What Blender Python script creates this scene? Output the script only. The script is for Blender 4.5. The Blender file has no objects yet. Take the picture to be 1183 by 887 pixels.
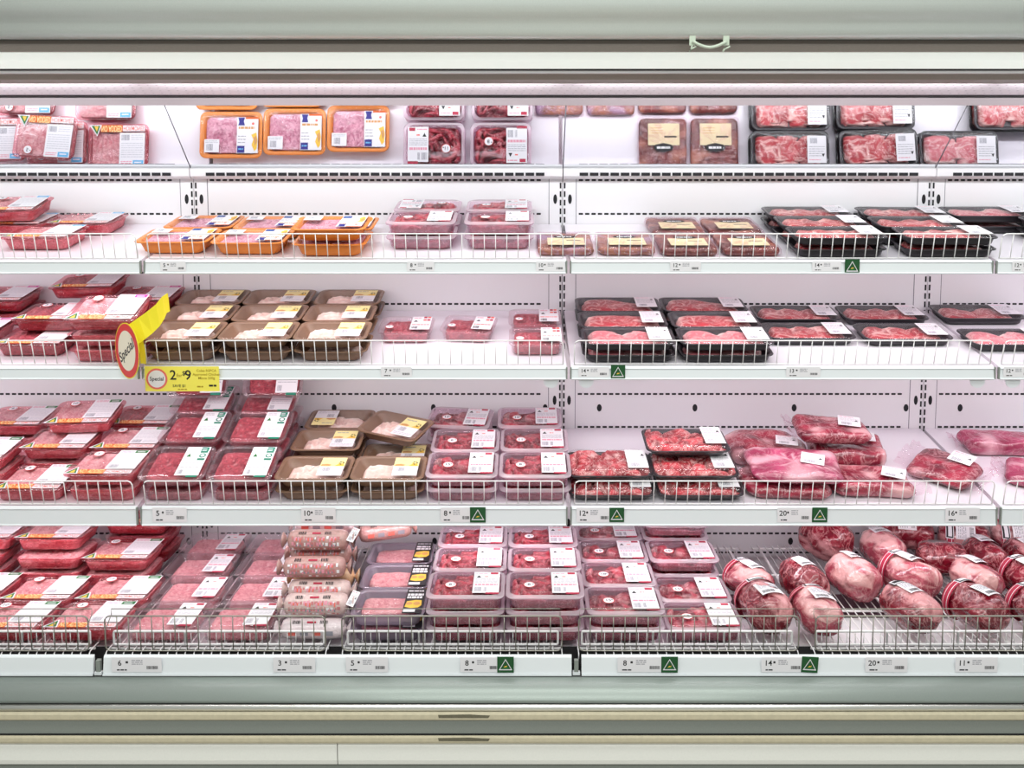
import bpy, math, random
import numpy as np
from mathutils import Matrix, Vector

random.seed(7)
SC = bpy.context.scene
COL = SC.collection
R = math.radians

# ------------------------------------------------------------------ camera
F, PXC, TH = 1020.0, 606.0, R(5.0)
PYC = 200 + F * math.tan(TH)
CX, CY, CZ = -0.129, -3.0, 1.68
cam = bpy.data.cameras.new('camera')
cam.sensor_width = 36.0
cam.lens = F / 1183 * 36.0
cam.shift_x = (1183 / 2 - PXC) / 1183
cam.shift_y = (PYC - 887 / 2) / 1183
cam.clip_end = 60
co = bpy.data.objects.new('camera', cam)
co.location = (CX, CY, CZ)
co.rotation_euler = (R(90) - TH, 0, 0)
COL.objects.link(co)
SC.camera = co


def ray(px, py):
    u = (px - PXC) / F
    v = (py - PYC) / F
    c, s = math.cos(TH), math.sin(TH)
    return u, c - v * s, -s - v * c


def zy(py, Y):                       # height of a picture row on the upright plane at depth Y
    r = ray(606, py)
    return CZ + r[2] * (Y - CY) / r[1]


def xy(px, py, Y):
    r = ray(px, py)
    return CX + r[0] * (Y - CY) / r[1]


# shelf planes: front edge depth, front edge height, tilt
SH = {1: (-.410, 1.428, R(11.0)), 2: (-.449, 1.120, R(11.5)), 3: (-.495, .716, R(9.5)), 4: (-.750, .420, 0.0)}
DEPTH = {k: (-v[0] / math.cos(v[2]) if k < 4 else .66) for k, v in SH.items()}


def hit(sh, px, py, h):
    yf, zf, a = SH[sh]
    n = (-math.sin(a), math.cos(a))
    d = (math.cos(a), math.sin(a))
    r = ray(px, py)
    oy, oz = yf + n[0] * h, zf + n[1] * h
    t = ((oy - CY) * n[0] + (oz - CZ) * n[1]) / (r[1] * n[0] + r[2] * n[1])
    x, y, z = CX + r[0] * t, CY + r[1] * t, CZ + r[2] * t
    return x, (y - yf) * d[0] + (z - zf) * d[1]


def shelf_matrix(sh):                # local x along the case, y towards the back, z off the shelf
    yf, zf, a = SH[sh]
    return Matrix.Translation((0, yf, zf)) @ Matrix.Rotation(a, 4, 'X')


# ------------------------------------------------------------------ materials
def srgb(r, g, b):
    f = lambda c: ((c / 255 + .055) / 1.055) ** 2.4 if c > 10 else c / 255 / 12.92
    return (f(r), f(g), f(b), 1)


MATS = {}


def mat(name, col=(200, 200, 200), rough=.5, metal=0.0, spec=.5, coat=0.0, bump=0, bscale=60, speck=0, emit=0):
    if name in MATS:
        return MATS[name]
    m = bpy.data.materials.new(name)
    m.use_nodes = True
    nt = m.node_tree
    b = nt.nodes['Principled BSDF']
    c = srgb(*col)
    b.inputs['Base Color'].default_value = c
    b.inputs['Roughness'].default_value = rough
    b.inputs['Metallic'].default_value = metal
    b.inputs['Specular IOR Level'].default_value = spec
    b.inputs['Coat Weight'].default_value = coat
    b.inputs['Coat Roughness'].default_value = .1
    if emit:
        b.inputs['Emission Color'].default_value = c
        b.inputs['Emission Strength'].default_value = emit
    if bump or speck:
        tc = nt.nodes.new('ShaderNodeTexCoord')
        n = nt.nodes.new('ShaderNodeTexNoise')
        n.inputs['Scale'].default_value = bscale
        n.inputs['Detail'].default_value = 3
        nt.links.new(tc.outputs['Object'], n.inputs['Vector'])
        if bump:
            bp = nt.nodes.new('ShaderNodeBump')
            bp.inputs['Strength'].default_value = bump
            bp.inputs['Distance'].default_value = .004
            nt.links.new(n.outputs['Fac'], bp.inputs['Height'])
            nt.links.new(bp.outputs['Normal'], b.inputs['Normal'])
        if speck:
            mx = nt.nodes.new('ShaderNodeMix')
            mx.data_type = 'RGBA'
            mx.inputs[6].default_value = c
            mx.inputs[7].default_value = [v * (1 - speck) for v in c[:3]] + [1]
            nt.links.new(n.outputs['Fac'], mx.inputs[0])
            nt.links.new(mx.outputs[2], b.inputs['Base Color'])
    MATS[name] = m
    return m


def film_mat(name, tint=(255, 255, 255), body=0.0, bodycol=(255, 255, 255), gloss=.12, rough=.12, wr=.25, wscale=25):
    """clear plastic: see-through, with a sheen and an optional milky body"""
    if name in MATS:
        return MATS[name]
    m = bpy.data.materials.new(name)
    m.use_nodes = True
    nt = m.node_tree
    nt.nodes.clear()
    N, L = nt.nodes.new, nt.links.new
    out = N('ShaderNodeOutputMaterial')
    tr = N('ShaderNodeBsdfTransparent')
    tr.inputs['Color'].default_value = srgb(*tint)
    gl = N('ShaderNodeBsdfGlossy')
    gl.inputs['Color'].default_value = (1, 1, 1, 1)
    gl.inputs['Roughness'].default_value = rough
    tc = N('ShaderNodeTexCoord')
    n = N('ShaderNodeTexNoise')
    n.inputs['Scale'].default_value = wscale
    n.inputs['Detail'].default_value = 2
    n.inputs['Distortion'].default_value = .8
    L(tc.outputs['Object'], n.inputs['Vector'])
    bp = N('ShaderNodeBump')
    bp.inputs['Strength'].default_value = wr
    bp.inputs['Distance'].default_value = .01
    L(n.outputs['Fac'], bp.inputs['Height'])
    L(bp.outputs['Normal'], gl.inputs['Normal'])
    fr = N('ShaderNodeLayerWeight')
    fr.inputs['Blend'].default_value = .35
    L(bp.outputs['Normal'], fr.inputs['Normal'])
    ma = N('ShaderNodeMath')
    ma.operation = 'MULTIPLY_ADD'
    ma.inputs[1].default_value = .16
    ma.inputs[2].default_value = gloss
    ma.use_clamp = True
    L(fr.outputs['Facing'], ma.inputs[0])
    if body:
        df = N('ShaderNodeBsdfDiffuse')
        df.inputs['Color'].default_value = srgb(*bodycol)
        tl = N('ShaderNodeBsdfTranslucent')
        tl.inputs['Color'].default_value = srgb(*bodycol)
        a = N('ShaderNodeMixShader')
        a.inputs[0].default_value = .45
        L(df.outputs[0], a.inputs[1])
        L(tl.outputs[0], a.inputs[2])
        c = N('ShaderNodeMixShader')
        c.inputs[0].default_value = body
        L(tr.outputs[0], c.inputs[1])
        L(a.outputs[0], c.inputs[2])
        base = c
    else:
        base = tr
    mix = N('ShaderNodeMixShader')
    L(ma.outputs[0], mix.inputs[0])
    L(base.outputs[0], mix.inputs[1])
    L(gl.outputs[0], mix.inputs[2])
    L(mix.outputs[0], out.inputs['Surface'])
    MATS[name] = m
    return m


def meat_mat(name, dark, light, fat, scale=90, vein=0.0, rough=.38, bump=.5, bscale=140, coat=.0, strand=False, bd=.003):
    """meat: the mesh carries 'tone' and 'fat' per point; noise adds grain, marbling and mince strands"""
    if name in MATS:
        return MATS[name]
    m = bpy.data.materials.new(name)
    m.use_nodes = True
    nt = m.node_tree
    N, L = nt.nodes.new, nt.links.new
    b = nt.nodes['Principled BSDF']
    b.inputs['Roughness'].default_value = rough
    b.inputs['Coat Weight'].default_value = coat
    b.inputs['Coat Roughness'].default_value = .12
    tc = N('ShaderNodeTexCoord')
    at = N('ShaderNodeAttribute')
    at.attribute_name = 'tone'
    af = N('ShaderNodeAttribute')
    af.attribute_name = 'fat'
    n = N('ShaderNodeTexNoise')
    n.inputs['Scale'].default_value = scale
    n.inputs['Detail'].default_value = 4
    L(tc.outputs['Object'], n.inputs['Vector'])
    h = n.outputs['Fac']
    if strand:
        v = N('ShaderNodeTexVoronoi')
        v.inputs['Scale'].default_value = scale * 1.7
        dist = N('ShaderNodeMix')
        dist.data_type = 'VECTOR'
        dist.inputs[0].default_value = .03
        L(tc.outputs['Object'], dist.inputs[4])
        L(n.outputs['Color'], dist.inputs[5])
        L(dist.outputs[1], v.inputs['Vector'])
        s = N('ShaderNodeMath')
        s.operation = 'SUBTRACT'
        s.inputs[0].default_value = 1.0
        L(v.outputs['Distance'], s.inputs[1])
        h = s.outputs[0]
        sep = N('ShaderNodeSeparateColor')
        L(v.outputs['Color'], sep.inputs[0])
        grain = sep.outputs[0]
    else:
        grain = n.outputs['Fac']
    add = N('ShaderNodeMath')
    add.operation = 'ADD'
    L(at.outputs['Fac'], add.inputs[0])
    L(grain, add.inputs[1])
    rng = N('ShaderNodeMapRange')
    rng.inputs['From Min'].default_value = .35
    rng.inputs['From Max'].default_value = 1.55
    L(add.outputs[0], rng.inputs['Value'])
    mx = N('ShaderNodeMix')
    mx.data_type = 'RGBA'
    mx.inputs[6].default_value = srgb(*dark)
    mx.inputs[7].default_value = srgb(*light)
    L(rng.outputs[0], mx.inputs[0])
    cur = mx.outputs[2]
    if vein:
        w = N('ShaderNodeTexNoise')
        w.inputs['Scale'].default_value = scale * .45
        w.inputs['Detail'].default_value = 6
        w.inputs['Roughness'].default_value = .65
        w.inputs['Distortion'].default_value = 1.5
        L(tc.outputs['Object'], w.inputs['Vector'])
        d = N('ShaderNodeMath')
        d.operation = 'SUBTRACT'
        d.inputs[1].default_value = .5
        L(w.outputs['Fac'], d.inputs[0])
        a = N('ShaderNodeMath')
        a.operation = 'ABSOLUTE'
        L(d.outputs[0], a.inputs[0])
        r2 = N('ShaderNodeMapRange')
        r2.inputs['From Min'].default_value = 0
        r2.inputs['From Max'].default_value = .035
        r2.inputs['To Min'].default_value = vein
        r2.inputs['To Max'].default_value = 0
        L(a.outputs[0], r2.inputs['Value'])
        mv = N('ShaderNodeMix')
        mv.data_type = 'RGBA'
        mv.inputs[7].default_value = srgb(*fat)
        L(r2.outputs[0], mv.inputs[0])
        L(cur, mv.inputs[6])
        cur = mv.outputs[2]
    mf = N('ShaderNodeMix')
    mf.data_type = 'RGBA'
    mf.inputs[7].default_value = srgb(*fat)
    L(af.outputs['Fac'], mf.inputs[0])
    L(cur, mf.inputs[6])
    L(mf.outputs[2], b.inputs['Base Color'])
    bp = N('ShaderNodeBump')
    bp.inputs['Strength'].default_value = bump
    bp.inputs['Distance'].default_value = bd
    if not strand:
        n2 = N('ShaderNodeTexNoise')
        n2.inputs['Detail'].default_value = 4
        n2.inputs['Distortion'].default_value = .6
        n2.inputs['Scale'].default_value = bscale
        L(tc.outputs['Object'], n2.inputs['Vector'])
        h = n2.outputs['Fac']
    L(h, bp.inputs['Height'])
    L(bp.outputs['Normal'], b.inputs['Normal'])
    MATS[name] = m
    return m


WHITE = mat('white_enamel', (232, 230, 233), .38, coat=.25)
SHELFW = mat('shelf_enamel', (232, 226, 234), .28, coat=.5)
RAILW = mat('price_rail_plastic', (226, 230, 233), .3)
WIRE = mat('white_coated_wire', (236, 234, 234), .35)
NICK = mat('nickel_wire', (156, 154, 144), .3, metal=.7)
DARK = mat('dark_slot', (26, 26, 30), .8)
GROOVE = mat('panel_groove', (120, 118, 126), .6)
SILVER = mat('grey_silver_paint', (216, 222, 216), .34, metal=.35, speck=.16, bscale=420)
SHELLG = mat('grey_green_shell_paint', (152, 161, 155), .36, metal=.35, speck=.16, bscale=420)
MIDGREY = mat('mid_grey_plastic', (140, 146, 140), .5, speck=.2, bscale=300)
TAUPE = mat('taupe_plastic', (150, 140, 132), .5, speck=.15, bscale=200)
CHROME = mat('polished_steel', (240, 240, 232), .32, metal=1.0)
BEIGE = mat('beige_bumper_rubber', (214, 204, 176), .55, speck=.25, bscale=90)
KICK = mat('pale_kick_panel', (246, 246, 240), .45, speck=.08, bscale=200)
STAIN = mat('dark_scuff', (120, 115, 95), .7, speck=.5, bscale=160)
INNER = mat('case_liner', (190, 186, 190), .5)
DIFFUSER = mat('lamp_diffuser', (206, 212, 206), .6, emit=.80)
HONEY = mat('honeycomb_white', (214, 204, 210), .5)
BLACK = mat('black_seal', (14, 13, 14), .6)
MIRROR = mat('mirror_silver', (244, 244, 248), .03, metal=1.0)
FLOORM = mat('vinyl_floor', (176, 172, 164), .35, speck=.2, bscale=30)
LEDM = mat('led_chip', (255, 240, 250), .5, emit=26)
LAB = mat('label_white', (233, 230, 234), .5)
INK = mat('ink_black', (28, 26, 30), .6)
GREY = mat('ink_grey', (150, 148, 158), .6)
SILK = mat('ink_pale_grey', (196, 194, 202), .6)
PINKI = mat('ink_pink', (226, 150, 168), .6)
CRIMSON = mat('ink_crimson', (176, 36, 66), .6)
MAGENTA = mat('ink_magenta', (206, 60, 150), .6)
ORANGE = mat('ink_orange', (214, 92, 16), .6)
GREEN = mat('ink_green', (30, 108, 48), .6)
DGREEN = mat('sign_green', (18, 78, 36), .5)
TEAL = mat('ink_teal', (16, 122, 96), .6)
NAVY = mat('ink_navy', (44, 40, 130), .6)
SKY = mat('ink_sky_blue', (106, 178, 224), .6)
GOLD = mat('ink_gold', (236, 190, 70), .6)
YELLOW = mat('card_yellow', (240, 224, 40), .5)
PALEYEL = mat('ticket_yellow', (244, 230, 92), .5)
PALEY = mat('label_pale_yellow', (240, 226, 160), .5)
CREAM = mat('label_cream', (226, 206, 168), .5)
TAN = mat('ink_tan', (206, 150, 90), .6)
REDRING = mat('ink_red', (218, 50, 50), .5)
SALMON = mat('ink_salmon', (232, 112, 100), .5)
OCHRE = mat('ink_ochre', (170, 140, 20), .6)

FILM = film_mat('stretch_film', gloss=.02, rough=.15, wr=.16, wscale=18)
RIM = film_mat('tub_rim_plastic', (250, 238, 246), .5, (255, 242, 250), gloss=.06, rough=.2, wr=.1)
LIDTOP = film_mat('clear_lid_top', (254, 250, 252), gloss=.02, rough=.08, wr=.12, wscale=14)
FILMW = film_mat('wrinkled_film', gloss=.10, rough=.10, wr=.9, wscale=45)
CLEAR = film_mat('clear_tray_plastic', (252, 246, 248), .05, (255, 244, 248), gloss=.03, rough=.15, wr=.1)
REDCLEAR = film_mat('red_tinted_tray_plastic', (250, 206, 212), .05, (220, 110, 134), gloss=.05, rough=.15, wr=.1)
FROST = film_mat('frosted_tub_plastic', (250, 236, 244), .10, (255, 240, 250), gloss=.04, rough=.22, wr=.1)
LAV = film_mat('lavender_tray_plastic', (222, 212, 224), .36, (216, 204, 220), gloss=.06, rough=.2, wr=.1)
ORANGET = mat('orange_tray_foam', (226, 132, 50), .45)
BROWNT = mat('brown_tray_plastic', (128, 97, 76), .4)
BLACKT = mat('black_tray_foam', (40, 36, 42), .38)
VACBAG = film_mat('vacuum_bag', (250, 240, 244), gloss=.03, rough=.13, wr=.9, wscale=38)

MINCE = meat_mat('beef_mince', (214, 98, 114), (255, 192, 196), (255, 228, 226), 115, strand=True, bump=1.0)
MINCED = meat_mat('lean_beef_mince', (140, 34, 52), (218, 100, 112), (246, 198, 196), 120, strand=True, bump=1.0)
PINKMINCE = meat_mat('pork_mince', (190, 96, 128), (240, 176, 196), (250, 222, 228), 80, strand=True, bump=1.1)
CHICK = meat_mat('chicken_mince', (226, 170, 160), (255, 232, 222), (255, 244, 238), 70, bump=.9)
BEEF = meat_mat('beef_strips', (84, 4, 22), (184, 46, 66), (240, 190, 190), 60, vein=.4, coat=.2)
DICED = meat_mat('diced_lamb', (122, 8, 24), (204, 56, 68), (250, 212, 208), 60, vein=.55, coat=.05, bump=.3, rough=.5)
STEAK = meat_mat('steak_meat', (132, 10, 28), (200, 58, 68), (250, 208, 202), 40, vein=.6, coat=.25)
PALESTEAK = meat_mat('pale_steak_meat', (176, 56, 76), (226, 128, 136), (250, 222, 218), 40, vein=.45, coat=.25)
ROAST = meat_mat('roast_meat', (56, 2, 14), (142, 16, 40), (224, 158, 160), 30, vein=.5, coat=.9, bump=1.2, bscale=42, rough=.25, bd=.008)
ROASTP = meat_mat('pale_fat_roast', (110, 18, 42), (188, 84, 100), (230, 178, 176), 30, vein=.4, coat=.9, bump=1.1, bscale=42, rough=.25, bd=.008)
MARIN = meat_mat('marinated_meat', (52, 4, 6), (128, 40, 36), (186, 124, 98), 45, vein=.35, coat=.45, bump=1.6, bscale=60)
MARINT = meat_mat('tan_marinated_meat', (96, 44, 22), (190, 128, 96), (168, 146, 178), 45, vein=.5, coat=.45, bump=1.6, bscale=60)


# ------------------------------------------------------------------ mesh building
class MB:
    def __init__(self):
        self.v, self.f, self.m, self.mats = [], [], [], []
        self.sm = []

    def mi(self, m):
        if m not in self.mats:
            self.mats.append(m)
        return self.mats.index(m)

    def add(self, vs, fs, m, smooth=False, M=None):
        o = len(self.v)
        if M is not None:
            vs = [M @ Vector(p) for p in vs]
        self.v += [tuple(p) for p in vs]
        k = self.mi(m)
        for f in fs:
            self.f.append([o + i for i in f])
            self.m.append(k)
            self.sm.append(smooth)

    def box(self, x0, x1, y0, y1, z0, z1, m, M=None):
        vs = [(x, y, z) for z in (z0, z1) for y in (y0, y1) for x in (x0, x1)]
        self.add(vs, [(0, 2, 3, 1), (4, 5, 7, 6), (0, 1, 5, 4), (2, 6, 7, 3), (0, 4, 6, 2), (1, 3, 7, 5)], m, False, M)

    def loft(self, loops, m, cap0=True, cap1=True, smooth=True, M=None, closed=True):
        n = len(loops[0])
        vs = [p for l in loops for p in l]
        fs = []
        for i in range(len(loops) - 1):
            for j in range(n if closed else n - 1):
                k = (j + 1) % n
                fs.append((i * n + j, i * n + k, (i + 1) * n + k, (i + 1) * n + j))
        if cap0:
            fs.append(tuple(range(n))[::-1])
        if cap1:
            fs.append(tuple((len(loops) - 1) * n + j for j in range(n)))
        self.add(vs, fs, m, smooth, M)

    def tube(self, pts, r, m, n=6, M=None, caps=True):
        pts = [Vector(p) for p in pts]
        loops = []
        for i, p in enumerate(pts):
            t = (pts[min(i + 1, len(pts) - 1)] - pts[max(i - 1, 0)]).normalized()
            a = Vector((0, 0, 1)) if abs(t.z) < .9 else Vector((1, 0, 0))
            u = t.cross(a).normalized()
            w = t.cross(u)
            loops.append([tuple(p + u * r * math.cos(2 * math.pi * k / n) + w * r * math.sin(2 * math.pi * k / n)) for k in range(n)])
        self.loft(loops, m, caps, caps, True, M)

    def disc(self, cx, cy, z, r, m, n=20, ry=None, M=None):
        ry = ry or r
        self.add([(cx + r * math.cos(2 * math.pi * k / n), cy + ry * math.sin(2 * math.pi * k / n), z) for k in range(n)], [tuple(range(n))], m, False, M)

    def quad(self, x0, x1, y0, y1, z, m, M=None, sk=0.0):
        self.add([(x0, y0, z), (x1, y0, z), (x1 + sk, y1, z), (x0 + sk, y1, z)], [(0, 1, 2, 3)], m, False, M)

    def poly(self, pts, z, m, M=None):
        self.add([(p[0], p[1], z) for p in pts], [tuple(range(len(pts)))], m, False, M)

    def text(self, s, x, y, size, z, m, M=None, align='CENTER', rot=0.0, wide=None):
        vs, fs = text_geo(s, align)
        k = size
        sx = k
        if wide:
            w = max(v[0] for v in vs) - min(v[0] for v in vs)
            sx = wide / max(w, 1e-6)
        c, sn = math.cos(rot), math.sin(rot)
        self.add([(x + v[0] * sx * c - v[1] * k * sn, y + v[0] * sx * sn + v[1] * k * c, z) for v in vs], fs, m, False, M)

    def mesh(self, name, attrs=None):
        me = bpy.data.meshes.new(name)
        me.from_pydata(self.v, [], self.f)
        for m in self.mats:
            me.materials.append(m)
        me.polygons.foreach_set('material_index', self.m)
        me.polygons.foreach_set('use_smooth', self.sm)
        me.update()
        return me


_TXT = {}


def text_geo(s, align):
    if (s, align) in _TXT:
        return _TXT[(s, align)]
    cu = bpy.data.curves.new('t', 'FONT')
    cu.body = s
    cu.resolution_u = 2
    cu.align_x = align
    cu.align_y = 'CENTER'
    cu.offset = .012
    o = bpy.data.objects.new('t', cu)
    COL.objects.link(o)
    dg = bpy.context.evaluated_depsgraph_get()
    ev = o.evaluated_get(dg)
    me = ev.to_mesh()
    vs = [tuple(v.co) for v in me.vertices]
    fs = [tuple(p.vertices) for p in me.polygons]
    ev.to_mesh_clear()
    bpy.data.objects.remove(o)
    bpy.data.curves.remove(cu)
    _TXT[(s, align)] = (vs, fs)
    return vs, fs


CACHE = {}


def cached(key, fn):
    if key not in CACHE:
        CACHE[key] = fn()
    return CACHE[key]


def link(name, me, parent=None, M=None):
    o = bpy.data.objects.new(name, me)
    COL.objects.link(o)
    if parent is not None:
        o.parent = parent
    if M is not None:
        o.matrix_local = M
    return o


def thing(name, label, cat, M, group=None):
    o = bpy.data.objects.new(name, None)
    o.empty_display_size = .02
    COL.objects.link(o)
    o.matrix_world = M
    tag(o, label, cat, group)
    return o


def tag(o, label, cat, group=None):
    o['label'] = label
    o['category'] = cat
    if group:
        o['group'] = group


def struct(name, me, M=None):
    o = link(name, me, None, M)
    o['kind'] = 'structure'
    return o


def rrect(w, d, r, n=6):
    """rounded rectangle, anticlockwise, 4*(n+1) points plus midpoints on the straight sides"""
    pts = []
    a, b = w / 2 - r, d / 2 - r
    cs = [(a, b, 0), (-a, b, 90), (-a, -b, 180), (a, -b, 270)]
    for i, (cx, cy, s) in enumerate(cs):
        for k in range(n + 1):
            t = R(s + 90 * k / n)
            pts.append((cx + r * math.cos(t), cy + r * math.sin(t)))
        nx, ny, s2 = cs[(i + 1) % 4]
        p, q = pts[-1], (nx + r * math.cos(R(s2)), ny + r * math.sin(R(s2)))
        for k in range(1, 8):
            pts.append((p[0] + (q[0] - p[0]) * k / 8, p[1] + (q[1] - p[1]) * k / 8))
    return pts


def tray_mesh(w, d, h, m, taper=.84, flange=.006, flute=0.0, r=.024, nfl=46, floor=.004, wall=.003, lip=True):
    mb = MB()

    def loop(s_w, s_d, z, fl=0.0, rr=r):
        p = rrect(s_w, s_d, rr)
        if fl:
            N = len(p)
            per = 0
            out = []
            for i, (x, y) in enumerate(p):
                k = 1 - fl * (i % 2)
                out.append((x * k, y * k, z))
            return out
        return [(x, y, z) for x, y in p]
    bw, bd = w * taper, d * taper - .0
    iw, idp = w - 2 * flange, d - 2 * flange
    lo = [loop(bw - .02, bd - .02, 0, 0, r * .7), loop(bw, bd, .005, flute), loop(bw + (iw - bw) * .45, bd + (idp - bd) * .45, h * .5, flute),
          loop(iw, idp, h - .006, flute), loop(iw, idp, h - .0035), loop(w, d, h - .003), loop(w + .001, d + .001, h - .001), loop(w - .003, d - .003, h),
          loop(iw - .002, idp - .002, h - .0012), loop(iw - 2 * wall, idp - 2 * wall, h - .004), loop(bw - 2 * wall, bd - 2 * wall, floor + .004, 0, r * .8), loop(bw - .024, bd - .024, floor, 0, r * .6)]
    mb.loft(lo, m)
    return mb.mesh('tray')


def vnoise(x, y, seed=0):
    xi, yi = np.floor(x).astype(int), np.floor(y).astype(int)
    fx, fy = x - xi, y - yi
    fx, fy = fx * fx * (3 - 2 * fx), fy * fy * (3 - 2 * fy)

    def hsh(a, b):
        n = (a * 374761393 + b * 668265263 + seed * 362437) & 0x7fffffff
        n = ((n ^ (n >> 13)) * 1274126177) & 0x7fffffff
        return ((n ^ (n >> 16)) & 0xffff) / 65535.0
    a, b, c, e = hsh(xi, yi), hsh(xi + 1, yi), hsh(xi, yi + 1), hsh(xi + 1, yi + 1)
    return a + (b - a) * fx + (c - a) * fy + (a - b - c + e) * fx * fy


def meat_mesh(name, wb, db, wt, dt, z0, h, m, fun, r=.018, rings=20, sidebump=.0012, seed=1):
    """one continuous lump: sides following the tray, top surface from fun(x, y) -> (extra height, tone, fat)"""
    outline = rrect(1, 1, .12, 9)
    n = len(outline)
    V, T, A = [], [], []
    rs = np.random.RandomState(seed)
    o = np.array(outline)

    def ring(w, d, z, s=1.0):
        q = np.array(rrect(w, d, min(r, w / 2.2, d / 2.2), 9)) * s
        return q[:, 0], q[:, 1], np.full(n, z)
    loops = []
    for k in range(4):
        t = k / 3
        x, y, z = ring(wb + (wt - wb) * t, db + (dt - db) * t, z0 + (h - z0) * .86 * t)
        j = (vnoise(np.arange(n) * .8, np.full(n, k * 1.3), seed) - .5) * 2 * sidebump
        ln = np.hypot(x, y)
        loops.append((x + x / ln * j, y + y / ln * j, z, np.clip(.2 + vnoise(np.arange(n) * .5, np.full(n, k * .9), seed + 3) * .6, 0, 1), np.zeros(n)))
    for k in range(rings + 1):
        s = (1 - k / rings) * .97 + .001
        x, y, z = ring(wt, dt, 0, s)
        e, tone, fat = fun(x, y)
        edge = np.clip((1 - s) / .12, 0, 1)
        zz = h + e * (.25 + .75 * edge)
        loops.append((x, y, zz, tone, fat))
    mb = MB()
    mb.loft([list(zip(l[0], l[1], l[2])) for l in loops], m)
    me = mb.mesh(name)
    for an, ix in (('tone', 3), ('fat', 4)):
        at = me.attributes.new(an, 'FLOAT', 'POINT')
        at.data.foreach_set('value', np.concatenate([l[ix] for l in loops]).astype(np.float32))
    return me


def f_mince(seed, amp=.0035, along=None, fr=170):
    def fun(x, y):
        a = vnoise(x * fr, y * fr * .6, seed)
        b = vnoise(x * 45, y * 45, seed + 1)
        e = (a - .5) * amp + (b - .5) * amp * 1.2
        if along:
            e = e + np.sin(x * along + vnoise(x * 30, y * 30, seed) * 2) * amp * .5
        return e, np.clip(.15 + a * .5 + b * .35, 0, 1), np.clip((vnoise(x * 120, y * 120, seed + 5) - .8) * 3, 0, .6)
    return fun


def f_lumps(seed, n, wx, wy, kind, hi=.012):
    """strips (capsules) or dice (rounded boxes) piled on one another"""
    rs = np.random.RandomState(seed)
    P = []
    for i in range(n):
        P.append((rs.uniform(-wx, wx), rs.uniform(-wy, wy), rs.uniform(0, math.pi), rs.uniform(0, 1), rs.uniform(.8, 1.3), rs.uniform(.0, 1)))

    def fun(x, y):
        z = np.full(x.shape, -hi)
        tone = np.full(x.shape, .1)
        fat = np.zeros(x.shape)
        for (cx, cy, a, tn, sz, up) in P:
            dx, dy = x - cx, y - cy
            u, v = dx * math.cos(a) + dy * math.sin(a), -dx * math.sin(a) + dy * math.cos(a)
            if kind == 'strip':
                v = v + 6 * u * u * (tn - .5) * 4
                L_, W_ = .026 * sz, .0065 * sz
                q = np.hypot(np.maximum(np.abs(u) - L_, 0), v) / W_
            else:
                L_, W_ = .017 * sz, .014 * sz
                q = (np.abs(u / L_) ** 3.5 + np.abs(v / W_) ** 3.5) ** (1 / 3.5)
            hh = (up - .55) * hi + np.sqrt(np.clip(1 - q * q, 0, 1)) * hi * .9 + (u * .12 * (tn - .5) * 2)
            hh = np.where(q < 1, hh, -9)
            w = hh > z
            z = np.where(w, hh, z)
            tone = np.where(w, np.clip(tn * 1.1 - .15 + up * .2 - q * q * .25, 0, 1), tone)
            fat = np.where(w, np.clip((q - .78) * 3, 0, 1) * (1.0 if up > .62 and kind == 'dice' else .25 * (up > .7)), fat)
        return z, tone, fat
    return fun


def f_steaks(seed, n, wx, wy, hi=.012, slab=False):
    """steaks laid side by side, each overlapping the next, a pale rim of fat along the upper edge; below the tray floor elsewhere"""
    rs = np.random.RandomState(seed)
    P = []
    for i in range(n):
        t = (i + .5) / n * 2 - 1
        P.append((t * wx * .94, rs.uniform(-.05, .03) * wy, rs.uniform(-.3, .1), rs.uniform(.15, .95), rs.uniform(.94, 1.08), rs.uniform(0, 6)))

    def fun(x, y):
        z = np.full(x.shape, -.003)
        tone = np.full(x.shape, .3)
        fat = np.zeros(x.shape)
        for i, (cx, cy, a, tn, sz, ph) in enumerate(P):
            dx, dy = x - cx, y - cy
            u, v = dx * math.cos(a) + dy * math.sin(a), -dx * math.sin(a) + dy * math.cos(a)
            L_, W_ = wx / n * (1.10 if n > 1 else .94) * sz, wy * 1.0 * sz
            th = np.arctan2(v / W_, u / L_)
            rr = 1 + .09 * np.sin(2 * th + ph) * (n < 3) + .05 * np.sin(3 * th + ph) + .04 * np.sin(5 * th + ph * 2)
            q = (np.abs(u / L_) ** 2.4 + np.abs(v / W_) ** 2.4) ** (1 / 2.4) / rr
            hh = hi * (.62 + .38 * (1 - np.clip(q, 0, 1) ** 5)) - u / L_ * hi * .22 + (vnoise(x * 55, y * 55, seed + i) - .5) * .003
            hh = np.where(q < 1, hh, -9)
            w = hh > z
            z = np.where(w, hh, z)
            tone = np.where(w, np.clip(tn * .55 + .45 * vnoise(x * 40, y * 40, seed + 9), 0, 1), tone)
            rim = np.clip((q - .80) * 7, 0, 1) * np.clip(np.sin(th + ph * .3) + .95, 0, 1)
            seam = np.clip(1 - np.abs(vnoise(x * 24, y * 24, seed + 20 + i) - .5) / .035, 0, 1) * .75
            fat = np.where(w, np.maximum(rim, seam), fat)
        return z, tone, fat
    return fun


def f_mound(seed, hi):
    """a loose heap of noodled mince, lower at its edges"""
    def fun(x, y):
        q = np.hypot((x + .004) / .098, y / .062)
        a = vnoise(x * 80, y * 110, seed)
        b = vnoise(x * 42, y * 42, seed + 1)
        e = hi * np.clip(1 - q ** 3.0 * .9, -.3, 1) * (.62 + .5 * b) + (a - .5) * .012 * (q < 1)
        return np.maximum(e, -.002), np.clip(.1 + a * .7 + b * .2, 0, 1), np.clip((a - .7) * 2, 0, .5)
    return fun


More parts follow.
